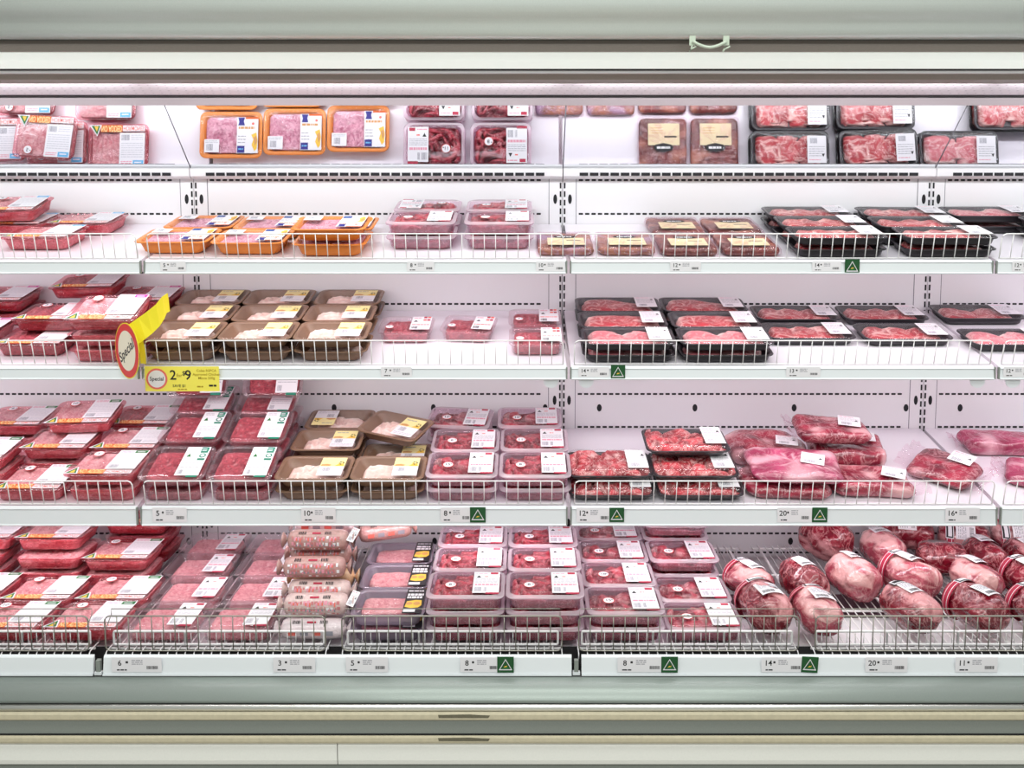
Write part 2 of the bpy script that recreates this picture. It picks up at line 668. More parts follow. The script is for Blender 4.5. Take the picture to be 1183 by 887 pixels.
# ------------------------------------------------------------------ label artwork (x right, y towards the back, z up)
def bars(mb, x0, x1, y0, y1, z, m, rows, seed=0, thin=.5):
    """lines of print too small to read"""
    rs = random.Random(seed)
    st = (y1 - y0) / rows
    for i in range(rows):
        y = y1 - st * (i + .5)
        x = x0
        while x < x1 - .002:
            w = min(rs.uniform(.004, .014), x1 - x)
            mb.quad(x, x + w, y - st * thin / 2, y + st * thin / 2, z, m)
            x += w + .0018


def barcode(mb, x0, x1, y0, y1, z, seed=0, m=None):
    rs = random.Random(seed)
    x = x0
    while x < x1:
        w = rs.choice((.0007, .0012, .0018))
        mb.quad(x, min(x + w, x1), y0, y1, z, m or INK)
        x += w + rs.choice((.0007, .0011))


def tri_mark(mb, cx, cy, s, z, outer, inner):
    mb.poly([(cx - s, cy - s * .7), (cx + s, cy - s * .7), (cx, cy + s)], z, outer)
    mb.poly([(cx - s * .68, cy - s * .52), (cx + s * .68, cy - s * .52), (cx, cy + s * .62)], z + .0002, inner)
    mb.poly([(cx - s * .42, cy - s * .40), (cx + s * .42, cy - s * .40), (cx + s * .2, cy - s * .1), (cx, cy + .12 * s)], z + .0004, GOLD)


Z1, Z2 = .0005, .0008


def panel(mb, x0, x1, y0, y1, m=LAB, th=.0004):
    mb.box(x0, x1, y0, y1, 0, th, m)


def label_M(w, d, corner, seed):
    mb = MB()
    x0, x1 = .03 * w, .445 * w
    panel(mb, x0, x1, -.29 * d, .45 * d)
    mb.quad(x1 - .040, x1 - .003, .33 * d, .44 * d, Z1, corner)
    mb.quad(x1 - .034, x1 - .010, .365 * d, .39 * d, Z2, LAB)
    bars(mb, x0 + .006, x1 - .044, .34 * d, .42 * d, Z1, PINKI, 2, seed)
    bars(mb, x0 + .006, x1 - .006, -.08 * d, .28 * d, Z1, SILK, 7, seed + 1, .3)
    barcode(mb, x0 + .006, x0 + .034, -.25 * d, -.12 * d, Z1, seed, GREY)
    bars(mb, x0 + .040, x1 - .006, -.26 * d, -.12 * d, Z1, SILK, 3, seed + 2, .35)
    yb0, yb1 = -.470 * d, -.310 * d
    panel(mb, -.29 * w, .07 * w, yb0, yb1, ORANGE)
    mb.text('NO ADDED', -.11 * w, (yb0 + yb1) / 2, .031, Z1, PALEY, wide=.072)
    panel(mb, .076 * w, .44 * w, yb0 + .002, yb1 - .003)
    mb.text('HORMONES', .255 * w, (yb0 + yb1) / 2 - .001, .022, Z1, SALMON, wide=.072)
    cx = -.38 * w
    mb.poly([(cx - .022, yb0), (cx + .022, yb0), (cx + .008, yb1 + .016)], .0006, LAB)
    mb.poly([(cx - .014, yb0 + .003), (cx + .017, yb0 + .003), (cx + .007, yb1 + .010)], .0009, GREEN)
    mb.poly([(cx - .004, yb0 + .005), (cx + .011, yb0 + .005), (cx + .006, yb1 - .002)], .0012, GOLD)
    return mb.mesh('label')


def label_T(w, d, seed, head=CRIMSON):
    mb = MB()
    x0, x1 = .09 * w, .43 * w
    panel(mb, x0, x1, -.38 * d, .40 * d)
    mb.quad(x1 - .026, x1 - .005, .31 * d, .385 * d, Z1, head)
    bars(mb, x0 + .005, x1 - .032, .32 * d, .37 * d, Z1, PINKI, 1, seed)
    mb.poly([(x0 + .007, .18 * d), (x0 + .021, .18 * d), (x0 + .014, .27 * d)], Z1, INK)
    bars(mb, x0 + .030, x0 + .042, .19 * d, .25 * d, Z1, SALMON, 1, seed + 4)
    bars(mb, x0 + .005, x1 - .005, -.02 * d, .15 * d, Z1, GREY, 4, seed + 1, .3)
    bars(mb, x0 + .005, x1 - .005, -.12 * d, -.05 * d, Z1, PINKI, 1, seed + 2, .8)
    barcode(mb, x0 + .005, x0 + .024, -.33 * d, -.17 * d, Z1, seed, GREY)
    barcode(mb, x0 + .030, x0 + .038, -.33 * d, -.17 * d, Z1, seed + 3, GREY)
    panel(mb, x0 + (x1 - x0) * .5, x1, -.42 * d, -.36 * d, head)
    return mb.mesh('label')


def sticker(txt, r=.017):
    mb = MB()
    n = 24
    mb.loft([[(r * math.cos(2 * math.pi * k / n), r * math.sin(2 * math.pi * k / n), z) for k in range(n)] for z in (0, .0004)], REDRING)
    mb.disc(0, 0, .0006, r * .88, LAB, n)
    mb.text(txt, -.001, 0, r * 1.05, .0008, INK)
    mb.quad(r * .45, r * .72, r * .1, r * .3, .0008, INK)
    return mb.mesh('sticker')


def label_O(w, d, seed):
    mb = MB()
    x0, x1 = .10 * w, .44 * w
    panel(mb, x0, x1, -.38 * d, .40 * d)
    mb.quad(x0 + .002, x0 + .028, .24 * d, .39 * d, Z1, NAVY)
    bars(mb, x0 + .006, x0 + .024, .28 * d, .34 * d, Z2, SKY, 1, seed)
    bars(mb, x0 + .004, x0 + .032, -.0 * d, .2 * d, Z1, GREY, 3, seed, .25)
    bars(mb, x0 + .006, x1 - .012, -.2 * d, -.1 * d, Z1, TAN, 1, seed + 1, .5)
    mb.poly([(x0 + .004, -.37 * d), (x0 + .028, -.37 * d), (x0 + .024, -.29 * d), (x0 + .028, -.20 * d), (x0 + .004, -.20 * d), (x0 + .008, -.28 * d)], Z2, NAVY)
    mb.poly([(x1 - .024, .0), (x1 - .006, -.05 * d), (x1 - .001, .12 * d), (x1 - .004, .30 * d), (x1 - .012, .36 * d), (x1 - .022, .22 * d), (x1 - .016, .10 * d)], Z1, GOLD)
    mb.poly([(x1 - .016, .06 * d), (x1 - .006, .02 * d), (x1 - .003, .16 * d), (x1 - .010, .24 * d)], Z2, TAN)
    mb.disc(x1 - .018, -.24 * d, Z1, .005, SALMON, 12)
    mb.quad(x0 + .03, x1, -.38 * d, -.34 * d, Z1, ORANGE)
    return mb.mesh('label')


def label_O2(w, d, seed):
    mb = MB()
    x0, x1 = -.42 * w, -.18 * w
    panel(mb, x0, x1, .10 * d, .38 * d)
    barcode(mb, x0 + .008, x0 + .03, .2 * d, .34 * d, Z1, seed, GREY)
    bars(mb, x0 + .004, x1 - .004, .12 * d, .18 * d, Z1, GREY, 2, seed, .3)
    return mb.mesh('barcode_label')


def label_B(w, d, seed):
    mb = MB()
    x0, x1 = .06 * w, .40 * w
    panel(mb, x0, x1, -.0 * d, .36 * d, PALEY)
    mb.poly([(x0 + .002, .02 * d), (x0 + .028, .01 * d), (x0 + .034, .06 * d), (x0 + .02, .10 * d), (x0 + .004, .08 * d)], Z1, TAN)
    mb.poly([(x1 - .030, .01 * d), (x1 - .002, .01 * d), (x1 - .006, .12 * d), (x1 - .02, .10 * d)], Z1, GOLD)
    for k in range(5):
        a = k * 1.1
        mb.disc(x1 - .012 + .006 * math.cos(a), .13 * d + .008 * math.sin(a), Z2 + k * .0001, .003, OCHRE if k % 2 else INK, 8)
    bars(mb, x0 + .008, x1 - .03, .22 * d, .32 * d, Z1, GREY, 1, seed, .3)
    panel(mb, x0, x1, -.38 * d, -.005 * d)
    barcode(mb, x0 + .012, x0 + .034, -.2 * d, -.04 * d, Z1, seed, GREY)
    bars(mb, x0 + .005, x1 - .006, -.34 * d, -.24 * d, Z1, GREY, 2, seed, .25)
    return mb.mesh('label')


def label_K(w, d, seed):
    mb = MB()
    x0, x1 = .21 * w, .45 * w
    panel(mb, x0, x1, -.36 * d, .36 * d)
    bars(mb, x0 + .006, x1 - .006, -.1 * d, .2 * d, Z1, GREY, 5, seed, .25)
    bars(mb, x0 + .006, x1 - .02, .24 * d, .31 * d, Z1, PINKI, 1, seed, .3)
    barcode(mb, x0 + .01, x0 + .035, -.3 * d, -.16 * d, Z1, seed, GREY)
    mb.poly([(x1 - .016, .12 * d), (x1 - .006, .12 * d), (x1 - .011, .2 * d)], Z2, INK)
    return mb.mesh('label')


def label_E(w, d, seed):
    mb = MB()
    x0, x1 = .06 * w, .42 * w
    panel(mb, x0, x1, -.40 * d, .42 * d)
    mb.quad(x1 - .026, x1 - .004, .25 * d, .41 * d, Z1, TEAL)
    bars(mb, x1 - .023, x1 - .007, .29 * d, .38 * d, Z2, LAB, 2, seed, .4)
    mb.disc(x1 - .015, .17 * d, Z1, .010, TEAL, 16)
    mb.disc(x1 - .015, .17 * d, Z2, .006, LAB, 16)
    mb.quad(x1 - .026, x1 - .004, .03 * d, .09 * d, Z1, TEAL)
    mb.poly([(x0 + .008, .13 * d), (x0 + .022, .13 * d), (x0 + .015, .23 * d)], Z1, GREEN)
    bars(mb, x0 + .006, x0 + .034, .3 * d, .38 * d, Z1, GREY, 2, seed, .3)
    bars(mb, x0 + .006, x1 - .006, -.2 * d, -.02 * d, Z1, GREY, 3, seed + 1, .2)
    barcode(mb, x0 + .006, x0 + .02, -.36 * d, -.24 * d, Z1, seed, GREY)
    panel(mb, x0 + (x1 - x0) * .5, x1 - .002, -.45 * d, -.39 * d, TEAL)
    return mb.mesh('label')


def label_U(w, d, seed):
    mb = MB()
    x0, x1 = .20 * w, .46 * w
    panel(mb, x0, x1, -.44 * d, .46 * d, INK)
    bars(mb, x0 + .004, x1 - .004, .33 * d, .41 * d, Z1, LAB, 1, seed, .5)
    bars(mb, x0 + .004, x1 - .004, .08 * d, .28 * d, Z1, LAB, 2, seed + 1, .75)
    mb.poly([(x0 + .003, -.22 * d), (x0 + .02, -.26 * d), (x0 + .04, -.24 * d), (x1 - .004, -.16 * d), (x1 - .006, .02 * d), (x0 + .03, .03 * d), (x0 + .006, -.02 * d)], Z1, GOLD)
    mb.disc(x0 + .014, -.1 * d, Z2, .009, TAN, 12)
    mb.disc(x0 + .034, -.1 * d, Z2, .010, TAN, 12)
    mb.quad(x0 + .002, x0 + .034, -.40 * d, -.31 * d, Z1, LAB)
    return mb.mesh('label')


def label_V(w, d, seed):
    mb = MB()
    x0, x1 = -.30 * w, .32 * w
    panel(mb, x0, x1, -.36 * d, .04 * d, CREAM)
    mb.quad(.02 * w, .26 * w, -.13 * d, -.10 * d, Z1, INK)
    bars(mb, x0 + .01, .0, -.3 * d, -.16 * d, Z1, TAN, 3, seed, .2)
    hx = [(-.20 * w, .09 * d), (-.16 * w, .03 * d), (0, .0), (.16 * w, .03 * d), (.20 * w, .09 * d), (.16 * w, .14 * d), (0, .17 * d), (-.16 * w, .14 * d)]
    mb.poly(hx, .0009, INK)
    bars(mb, -.13 * w, .13 * w, .06 * d, .11 * d, .0012, LAB, 1, seed, .8)
    return mb.mesh('label')


def label_N(w, d, seed):
    mb = MB()
    x0, x1 = .08 * w, .45 * w
    panel(mb, x0, x1, -.34 * d, .44 * d)
    for i in range(2):
        for j in range(2):
            mb.quad(x1 - .026 + i * .012, x1 - .016 + i * .012, (.34 - j * .16) * d, (.44 - j * .16) * d, Z1, (CRIMSON, SALMON)[(i + j) % 2])
    mb.poly([(x0 + .006, .12 * d), (x0 + .020, .12 * d), (x0 + .013, .22 * d)], Z1, INK)
    bars(mb, x0 + .005, x0 + .028, .3 * d, .4 * d, Z1, PINKI, 1, seed, .4)
    bars(mb, x0 + .004, x1 - .004, -.1 * d, -.02 * d, Z1, SALMON, 1, seed, .6)
    barcode(mb, x0 + .005, x0 + .024, -.3 * d, -.16 * d, Z1, seed, INK)
    return mb.mesh('label')


def plain_label(w, d, seed, stripe=None):
    mb = MB()
    panel(mb, -w / 2, w / 2, -d / 2, d / 2)
    bars(mb, -w * .42, w * .42, -.05 * d, .3 * d, Z1, GREY, 4, seed, .25)
    bars(mb, -w * .42, w * .2, .34 * d, .44 * d, Z1, stripe or PINKI, 1, seed, .5)
    barcode(mb, -w * .35, w * .1, -.42 * d, -.15 * d, Z1, seed, GREY)
    mb.poly([(w * .24, .0), (w * .40, .0), (w * .32, .14 * d)], Z2, INK)
    return mb.mesh('label')


# ------------------------------------------------------------------ pack kinds
DIM = {'M': (.213, .157, .040), 'O': (.22, .165, .041), 'B': (.217, .146, .036), 'T': (.212, .158, .043), 'E': (.195, .155, .034),
       'K': (.276, .134, .026), 'V': (.18, .195, .028), 'P': (.2, .156, .040), 'U': (.2, .155, .037), 'N': (.168, .14, .038), 'C': (.255, .155, .04)}


def film_sheet(w, d, dome, r=.02, seed=0):
    mb = MB()
    loops = []
    rs = np.random.RandomState(seed)
    for s in (1.0, .97, .9, .7, .4, .02):
        p = rrect(w, d, r)
        loops.append([(x * s, y * s, dome * (1 - s * s) ** .6 + (.0006 if s < 1 else 0) + (rs.rand() - .5) * .0006 * (s < .95)) for x, y in p])
    mb.loft(loops, FILM, False, True)
    return mb.mesh('film')


def lid_mesh(w, d, h, m, rim=None):
    """raised clear lid: flange, step and flat top"""
    mb = MB()

    def L_(s, z, rr=.024):
        return [(x, y, z) for x, y in rrect(w - s, d - s, rr)]
    a = [L_(0, 0), L_(-.001, .002), L_(.004, .0035), L_(.014, .0035), L_(.020, h)]
    mb.loft(a, rim or m, False, False)
    mb.loft([L_(.020, h), L_(.03, h + .001), L_(.07, h + .0012)], m, False, True)
    return mb.mesh('lid')


def fat_strip(n, seed, w, d):
    return f_steaks(seed, n, w, d)


def build_pack(kind, root, v, opt):
    """hang the parts of one pack under its root; v picks a variant, opt['bare'] leaves out what a pack on top hides"""
    w, d, h = DIM[kind]
    bare = opt.get('bare')
    s = v
    P = lambda n, k, fn, z=None, x=0, y=0, rz=0: link(n, cached(k, fn), root, Matrix.Translation((x, y, z or 0)) @ Matrix.Rotation(rz, 4, 'Z'))
    if kind == 'M':
        P('tray', 'M', lambda: tray_mesh(w, d, h, REDCLEAR, .86))
        lean = opt.get('lean', 0)
        P('meat', ('Mm', s, lean), lambda: meat_mesh('meat', w * .86 - .008, d * .86 - .008, w - .020, d - .020, .003, h - .006, MINCED if lean else MINCE, f_mince(s + 5, .005, 330), sidebump=.0022))
        P('film', ('Mf', s), lambda: film_sheet(w, d, .004, .024, s), h + .0002)
        if not bare:
            c = opt.get('corner', 'green')
            P('label', ('Ml', c, s), lambda: label_M(w, d, {'green': GREEN, 'magenta': MAGENTA, 'sky': SKY}[c], s), h + .0052)
            if opt.get('stick', 1):
                P('sticker', ('Ms', s), lambda: sticker(('8', '10', '5')[s % 3], .016), h + .0050, -.24 * w, .31 * d)
    elif kind == 'O':
        P('tray', 'O', lambda: tray_mesh(w, d, h, ORANGET, .8, .011, .02))
        P('meat', ('Om', s), lambda: meat_mesh('meat', w * .7, d * .7, w - .040, d - .036, .006, h - .007, PINKMINCE, f_mince(s + 15, .005, None, 130)))
        P('film', ('Of', s), lambda: film_sheet(w - .006, d - .006, .0025, .022, s), h + .0004)
        if not bare:
            P('label', ('Ol', s), lambda: label_O(w, d, s), h + .0038)
            P('barcode_label', ('Ob', s), lambda: label_O2(w, d, s), h + .0038)
    elif kind == 'B':
        P('tray', 'B', lambda: tray_mesh(w, d, h, BROWNT, .8, .009, .02))
        P('meat', ('Bm', s), lambda: meat_mesh('meat', w * .64, d * .58, w * .745, d * .70, .002, .0045, CHICK, f_mound(s + 25, .024), .02, 26))
        P('film', ('Bf', s), lambda: film_sheet(w - .006, d - .006, .002, .022, s), h + .0004)
        if not bare:
            P('label', ('Bl', s), lambda: label_B(w, d, s), h + .0034)
    elif kind == 'T':
        P('tub', 'T', lambda: tray_mesh(w, d, h - .008, FROST, .88, .006, 0, .028))
        dice = opt.get('dice', 0)
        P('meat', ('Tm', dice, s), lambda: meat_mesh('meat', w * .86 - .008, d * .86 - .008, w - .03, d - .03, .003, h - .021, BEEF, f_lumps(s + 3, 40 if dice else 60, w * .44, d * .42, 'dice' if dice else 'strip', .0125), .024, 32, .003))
        P('lid', 'Tl', lambda: lid_mesh(w, d, .007, LIDTOP, RIM), h - .0078)
        if not bare:
            P('label', ('Tb', s), lambda: label_T(w, d, s), h + .0008)
            P('sticker', ('Ts', s, dice), lambda: sticker((('15', '18') if dice else ('11', '8'))[s % 2], .0165), h + .0008, -.20 * w, -.08 * d)
    elif kind == 'E':
        P('tray', 'E', lambda: tray_mesh(w, d, h, CLEAR, .88, .006, .012, .026))
        P('meat', ('Em', s), lambda: meat_mesh('meat', w * .88 - .012, d * .88 - .012, w - .036, d - .034, .003, h - .010, MINCED, f_mince(s + 35, .005, None, 150)))
        P('lid', 'Elid', lambda: lid_mesh(w, d, .005, LIDTOP, CLEAR), h + .0002)
        if not bare:
            P('label', ('El', s), lambda: label_E(w, d, s), h + .0068)
    elif kind == 'K':
        n = opt.get('n', 3)
        pale = opt.get('pale', 0)
        P('tray', 'K', lambda: tray_mesh(w, d, h, BLACKT, .91, .007, .008))
        P('meat', ('Km', s, n, pale), lambda: meat_mesh('meat', w * .80, d * .76, w * .86, d * .83, .002, .0045, PALESTEAK if pale else STEAK, f_steaks(s * 7 + n, n, w * .44, d * .43, .0185), .02, 30))
        P('film', ('Kf', s), lambda: film_sheet(w, d, .007, .024, s), h + .0004)
        if not bare:
            P('label', ('Kl', s), lambda: label_K(w, d, s), h + .0082)
    elif kind == 'C':
        P('tray', 'C', lambda: tray_mesh(w, d, h - .016, BLACKT, .86, .006, .01))
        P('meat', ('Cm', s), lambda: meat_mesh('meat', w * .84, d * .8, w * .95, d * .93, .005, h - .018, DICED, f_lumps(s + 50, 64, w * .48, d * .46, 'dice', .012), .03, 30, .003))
        P('film', ('Cf', s), lambda: film_dome(w - .004, d - .004, h - .014, .014), .0160 - .002)
        P('label', ('Cl', s), lambda: label_K(w, d, s + 9), h + .0006)
    elif kind == 'V':
        tan = opt.get('tan', 0)
        P('meat', ('Vm', s, tan), lambda: pillow('meat', w - .010, d - .010, h - .001, MARINT if tan else MARIN, s))
        P('vacuum_bag', ('Vb', s), lambda: bag(w, d, h, s))
        P('label', ('Vl', s), lambda: label_V(w, d, s), h + .0012)
    elif kind == 'P':
        P('tray', 'P', lambda: tray_mesh(w, d, h, CLEAR, .88, .007, 0, .026))
        P('meat', ('Pm', s), lambda: meat_mesh('meat', w * .88 - .012, d * .88 - .012, w - .044, d - .04, .003, h - .012, MINCE, f_mince(s + 45, .005, None, 150)))
        P('lid', 'Plid', lambda: lid_mesh(w, d, .003, LIDTOP, CLEAR), h + .0002)
        if not bare:
            P('label', ('Pl', s), lambda: label_T(w * .98, d, s + 20, CRIMSON), h + .0048)
    elif kind == 'U':
        P('tray', 'U', lambda: tray_mesh(w, d, h, LAV, .86, .009, .01))
        P('meat', ('Um', s), lambda: meat_mesh('meat', w * .72, d * .6, w * .76, d * .56, .004, h - .010, MINCE, f_mince(s + 55, .005, None, 150)))
        P('film', ('Uf', s), lambda: film_sheet(w - .004, d - .004, .002, .022, s), h + .0004)
        P('label', ('Ul', s), lambda: label_U(w, d, s), h + .0032)
    elif kind == 'N':
        P('tray', 'N', lambda: tray_mesh(w, d, h, CLEAR, .88, .006, 0, .022))
        P('meat', ('Nm', s), lambda: meat_mesh('meat', w * .86 - .01, d * .86 - .01, w - .03, d - .03, .003, h - .008, MINCED, f_mince(s + 65, .004, 320)))
        P('lid', 'Nlid', lambda: lid_mesh(w, d, .003, LIDTOP, CLEAR), h + .0002)
        P('label', ('Nl', s), lambda: label_N(w, d, s), h + .0048)
        P('sticker', ('Ns', s), lambda: sticker('7', .014), h + .0048, -.30 * w, -.18 * d)


def film_dome(w, d, h, r):
    mb = MB()
    L_ = lambda k, z: [(x, y, z) for x, y in rrect(w - k, d - k, .03)]
    mb.loft([L_(0, 0), L_(.0, h * .5), L_(.012, h * .86), L_(.05, h + .0002), L_(.12, h + .0008)], FILM, False, True)
    return mb.mesh('film')


def pillow(name, w, d, h, m, seed):
    rs = np.random.RandomState(seed + 100)
    V = []
    loops = []
    tone, fat = [], []
    prof = [(.93, .03), (.985, .2), (1.0, .42), (.985, .66), (.95, .85), (.84, .97), (.6, 1.0), (.42, 1.0), (.25, 1.0), (.1, 1.0), (.01, 1.0)]
    for s_, z_ in prof:
        p = np.array(rrect(w, d, .02)) * s_
        x, y = p[:, 0], p[:, 1]
        b = vnoise(x * 40 + 7, y * 40, seed)
        zz = h * z_ - b * (.35 * h if z_ > .6 else 0) * (.2 if z_ < .95 else 1)
        k = 1 + (vnoise(x * 50, y * 50 + z_ * 3, seed + 2) - .5) * .05
        loops.append(list(zip(x * k, y * k, zz)))
        tone.append(vnoise(x * 50, y * 30, seed + 3))
        fat.append(np.clip((vnoise(x * 26, y * 26, seed + 4) - .68) * 4, 0, .8))
    mb = MB()
    mb.loft(loops, m)
    me = mb.mesh(name)
    for an, a in (('tone', tone), ('fat', fat)):
        at = me.attributes.new(an, 'FLOAT', 'POINT')
        at.data.foreach_set('value', np.concatenate(a).astype(np.float32))
    return me


def bag(w, d, h, seed):
    """vacuum bag: a skin close over the meat and a flat crimped margin"""
    rs = np.random.RandomState(seed)
    mb = MB()
    loops = []
    for s_, z_, q in ((1.0, .25, 0), (.998, .34, 1), (.985, .45, 1), (.975, .72, 0), (.945, .92, 0), (.84, 1.03, 1), (.6, 1.05, 1), (.35, 1.05, 1), (.02, 1.05, 0)):
        p = rrect(w, d, .012)
        loops.append([(x * s_, y * s_, h * z_ + (rs.rand() - .5) * .0024 * (1 if q else .5)) for x, y in p])
    mb.loft(loops, VACBAG, False, True)
    return mb.mesh('vacuum_bag')


# name, colour/kind phrase, category
KIND = {'M': ('mince_tray', 'red-tinted beef mince tray', 'mince tray'), 'O': ('orange_mince_tray', 'orange tray of pink mince', 'mince tray'),
        'B': ('chicken_mince_tray', 'brown tray of chicken mince', 'chicken tray'), 'T': ('beef_tub', 'frosted tub of beef strips', 'meat tub'),
        'E': ('lean_mince_tray', 'green-label clear mince tray', 'mince tray'), 'K': ('steak_tray', 'black tray of red steaks', 'steak tray'),
        'V': ('marinated_meat_pack', 'vacuum pack with cream label', 'meat pack'), 'P': ('clear_mince_tray', 'clear white-label mince tray', 'mince tray'),
        'U': ('burger_tray', 'lavender burger tray black label', 'burger tray'), 'N': ('small_mince_tub', 'small clear tub of mince', 'mince tub'),
        'C': ('diced_meat_tray', 'black tray of diced meat', 'meat tray')}
SHN = {1: 'top shelf', 2: 'second shelf', 3: 'third shelf', 4: 'bottom deck'}

# shelf kind px py level options   (px, py: where the middle of the pack's top face was read off the photograph)
ITEMS = """
1 M 95 253 0 c=sky;stick=0|1 M 26 256 0 c=sky;sup=1|1 M 15 238 1 c=sky;tilt=5;yaw=3;lone=1|1 M 58 266 0 c=sky;stick=0|1 M -55 255 0 c=sky|1 M -58 270 0 c=sky
1 O 240 256 0|1 O 312 257 0|1 O 395 258 0|1 O 207 272 0|1 O 293 273 0|1 O 383 259 1
1 T 488 250 1|1 T 577 250 1|1 T 495 236 1 yaw=180|1 T 577 236 1
1 V 655 281 0 tan=1;s=.118|1 V 722 281 0 tan=1;s=.118|1 V 784 259 0 s=.318|1 V 841 259 0 s=.318|1 V 795 281 0 s=.112|1 V 864 281 0 s=.112
1 K 925 239 1 n=3|1 K 945 253 1 n=4|1 K 962 266 1 n=4|1 K 1030 238 1 n=3;yaw=-2|1 K 1050 251 1 n=3|1 K 1082 264 1 n=3|1 K 1130 240 1 n=2;pale=1|1 K 1222 250 1 n=2
2 M 14 333 1 c=magenta;lean=1|2 M 105 324 2 c=magenta;lean=1;yaw=3;lone=1|2 M 182 333 1 c=magenta;lean=1|2 M 70 357 1 c=magenta;lean=1;lone=1;s=.205|2 M 126 368 2 c=magenta;tilt=10|2 M 46 388 0 c=magenta;lean=1|2 M -24 374 0 c=magenta;lean=1;s=.195
2 B 248 339 1|2 B 325 339 1|2 B 405 339 1|2 B 236 359 1|2 B 315 359 1|2 B 393 360 1|2 B 212 380 1|2 B 300 380 1|2 B 383 380 1
2 N 470 376 0|2 N 542 375 0 yaw=-7|2 N 618 367 0|2 N 620 389 0
2 K 717 357 1 n=1|2 K 720 372 1 n=1|2 K 726 391 1 n=2;pale=1|2 K 812 357 1 n=1|2 K 826 372 1 n=1|2 K 838 391 1 n=2;pale=1|2 K 918 361 0 n=3|2 K 932 382 0 n=3|2 K 1018 361 0 n=3|2 K 1042 383 0 n=3|2 K 1128 360 0 n=2|2 K 1165 389 0 n=2;pale=1
3 M 24 481 1|3 M 100 478 2 yaw=3;tilt=5;lone=1|3 M 176 480 1 lean=1|3 M 72 514 1|3 M -10 519 1|3 M 165 508 1|3 M 121 541 1|3 M 45 552 0
3 E 240 452 3 s=.437;z=.034;tilt=52;free=1;lone=1|3 E 234 470 2 s=.372;tilt=12;z=.018|3 E 228 493 2 s=.226;tilt=12|3 E 211 538 1 s=.083;tilt=12|3 E 324 452 3 s=.437;z=.034;tilt=52;free=1;lone=1|3 E 313 470 2 s=.372;tilt=12;z=.018|3 E 304 496 2 s=.226;tilt=12|3 E 291 536 1 s=.083;tilt=12
3 B 393 485 1 yaw=180|3 B 382 507 1|3 B 452 524 0|3 B 366 541 1|3 B 445 541 1|3 B 458 500 1 yaw=-24;tilt=4;z=.022;free=1;lone=1
3 T 530 489 1 dice=1;yaw=-6|3 T 612 491 1 dice=1|3 T 527 514 1|3 T 610 514 1|3 T 527 535 1 dice=1|3 T 612 537 1
3 C 704 535 1 lone=1;s=.118;free=1|3 C 795 512 2 lone=1;s=.19;free=1|3 C 803 537 1 lone=1;s=.118;free=1|3 C 707 562 0 s=.081;free=1|3 C 810 563 0 s=.081;free=1
4 M 25 708 0|4 M 105 710 0|4 M 62 676 0|4 M 143 677 0|4 M -20 676 0|4 M 68 612 2 sx=.010;ss=-.03|4 M 150 630 1|4 M -8 612 2 sx=-.02;ss=-.015|4 M 170 590 2 lean=1;sx=.004
4 P 250 627 0|4 P 238 651 0|4 P 218 680 0|4 P 192 713 0|4 P 322 629 0|4 P 315 653 0|4 P 300 681 0|4 P 278 714 0
4 U 463 642 1|4 U 457 670 1|4 U 453 700 1
4 T 547 618 2|4 T 627 619 2|4 T 545 646 2|4 T 632 647 2|4 T 537 675 2|4 T 628 677 2|4 T 702 606 1 dice=1|4 T 707 634 1 dice=1|4 T 712 662 1 dice=1|4 T 720 693 1 dice=1|4 T 775 592 2 dice=1|4 T 786 635 1 dice=1|4 T 798 677 0 dice=1|4 T 808 710 0 dice=1
"""


class B_:
    pass


bodies = []
for line in ITEMS.strip().split('\n'):
    for q in line.split('|'):
        a = q.split()
        b = B_()
        b.sh, b.k, b.px, b.py, b.lv = int(a[0]), a[1], float(a[2]), float(a[3]), int(a[4])
        b.o = {}
        if len(a) > 5:
            for kv in a[5].split(';'):
                k, val = kv.split('=')
                b.o[k] = val if k == 'c' else float(val)
        b.w, b.d, b.h = DIM[b.k]
        b.top = {'M': .0078, 'O': .005, 'B': .0045, 'T': .0022, 'E': .0082, 'K': .0095, 'V': .003, 'P': .006, 'U': .005, 'N': .006, 'C': .003}[b.k]
        b.hh = b.h + b.top
        b.x, b.s = hit(b.sh, b.px, b.py, b.lv * b.hh + b.h)
        b.s = b.o.get('s', b.s)
        b.yaw = R(b.o.get('yaw', 0))
        cy, sy = abs(math.cos(b.yaw)), abs(math.sin(b.yaw))
        b.ew, b.ed = b.w * cy + b.d * sy + .004, b.d * cy + b.w * sy + .004
        lone = b.o.get('lone')
        b.z0, b.z1 = (b.lv * b.hh if lone else 0), (b.lv + 1) * b.hh
        tl_ = R(b.o.get('tilt', 0))
        b.z1 += b.d * math.sin(tl_) * .8
        b.mn = .0155 if b.sh == 4 else .003
        b.x0, b.s0 = b.x, b.s
        bodies.append(b)

# settle the stacks side by side: each is nudged the little it takes not to cut into its neighbour
for it in range(400):
    for b in bodies:
        b.s = min(max(b.s, b.ed / 2 + b.mn), DEPTH[b.sh] - b.ed / 2 - .004)
    worst = 0
    for b in bodies:
        if it < 330:
            b.x += (b.x0 - b.x) * .01
            b.s += (b.s0 - b.s) * .01
    for i, a in enumerate(bodies):
        for b in bodies[i + 1:]:
            if a.sh != b.sh or a.o.get('free') or b.o.get('free') or a.z0 >= b.z1 - .004 or b.z0 >= a.z1 - .004:
                continue
            ox = (a.ew + b.ew) / 2 - abs(a.x - b.x)
            os_ = (a.ed + b.ed) / 2 - abs(a.s - b.s)
            if ox <= 0 or os_ <= 0:
                continue
            worst = max(worst, min(ox, os_))
            if ox < os_:
                g = ox * .25 * (1 if a.x > b.x else -1)
                a.x += g
                b.x -= g
            else:
                g = os_ * .25 * (1 if a.s > b.s else -1)
                a.s += g
                b.s -= g
    if worst < .0005:
        break
for b in bodies:
    b.s = min(max(b.s, b.ed / 2 + b.mn), DEPTH[b.sh] - b.ed / 2 - .004)
DEBUG = []
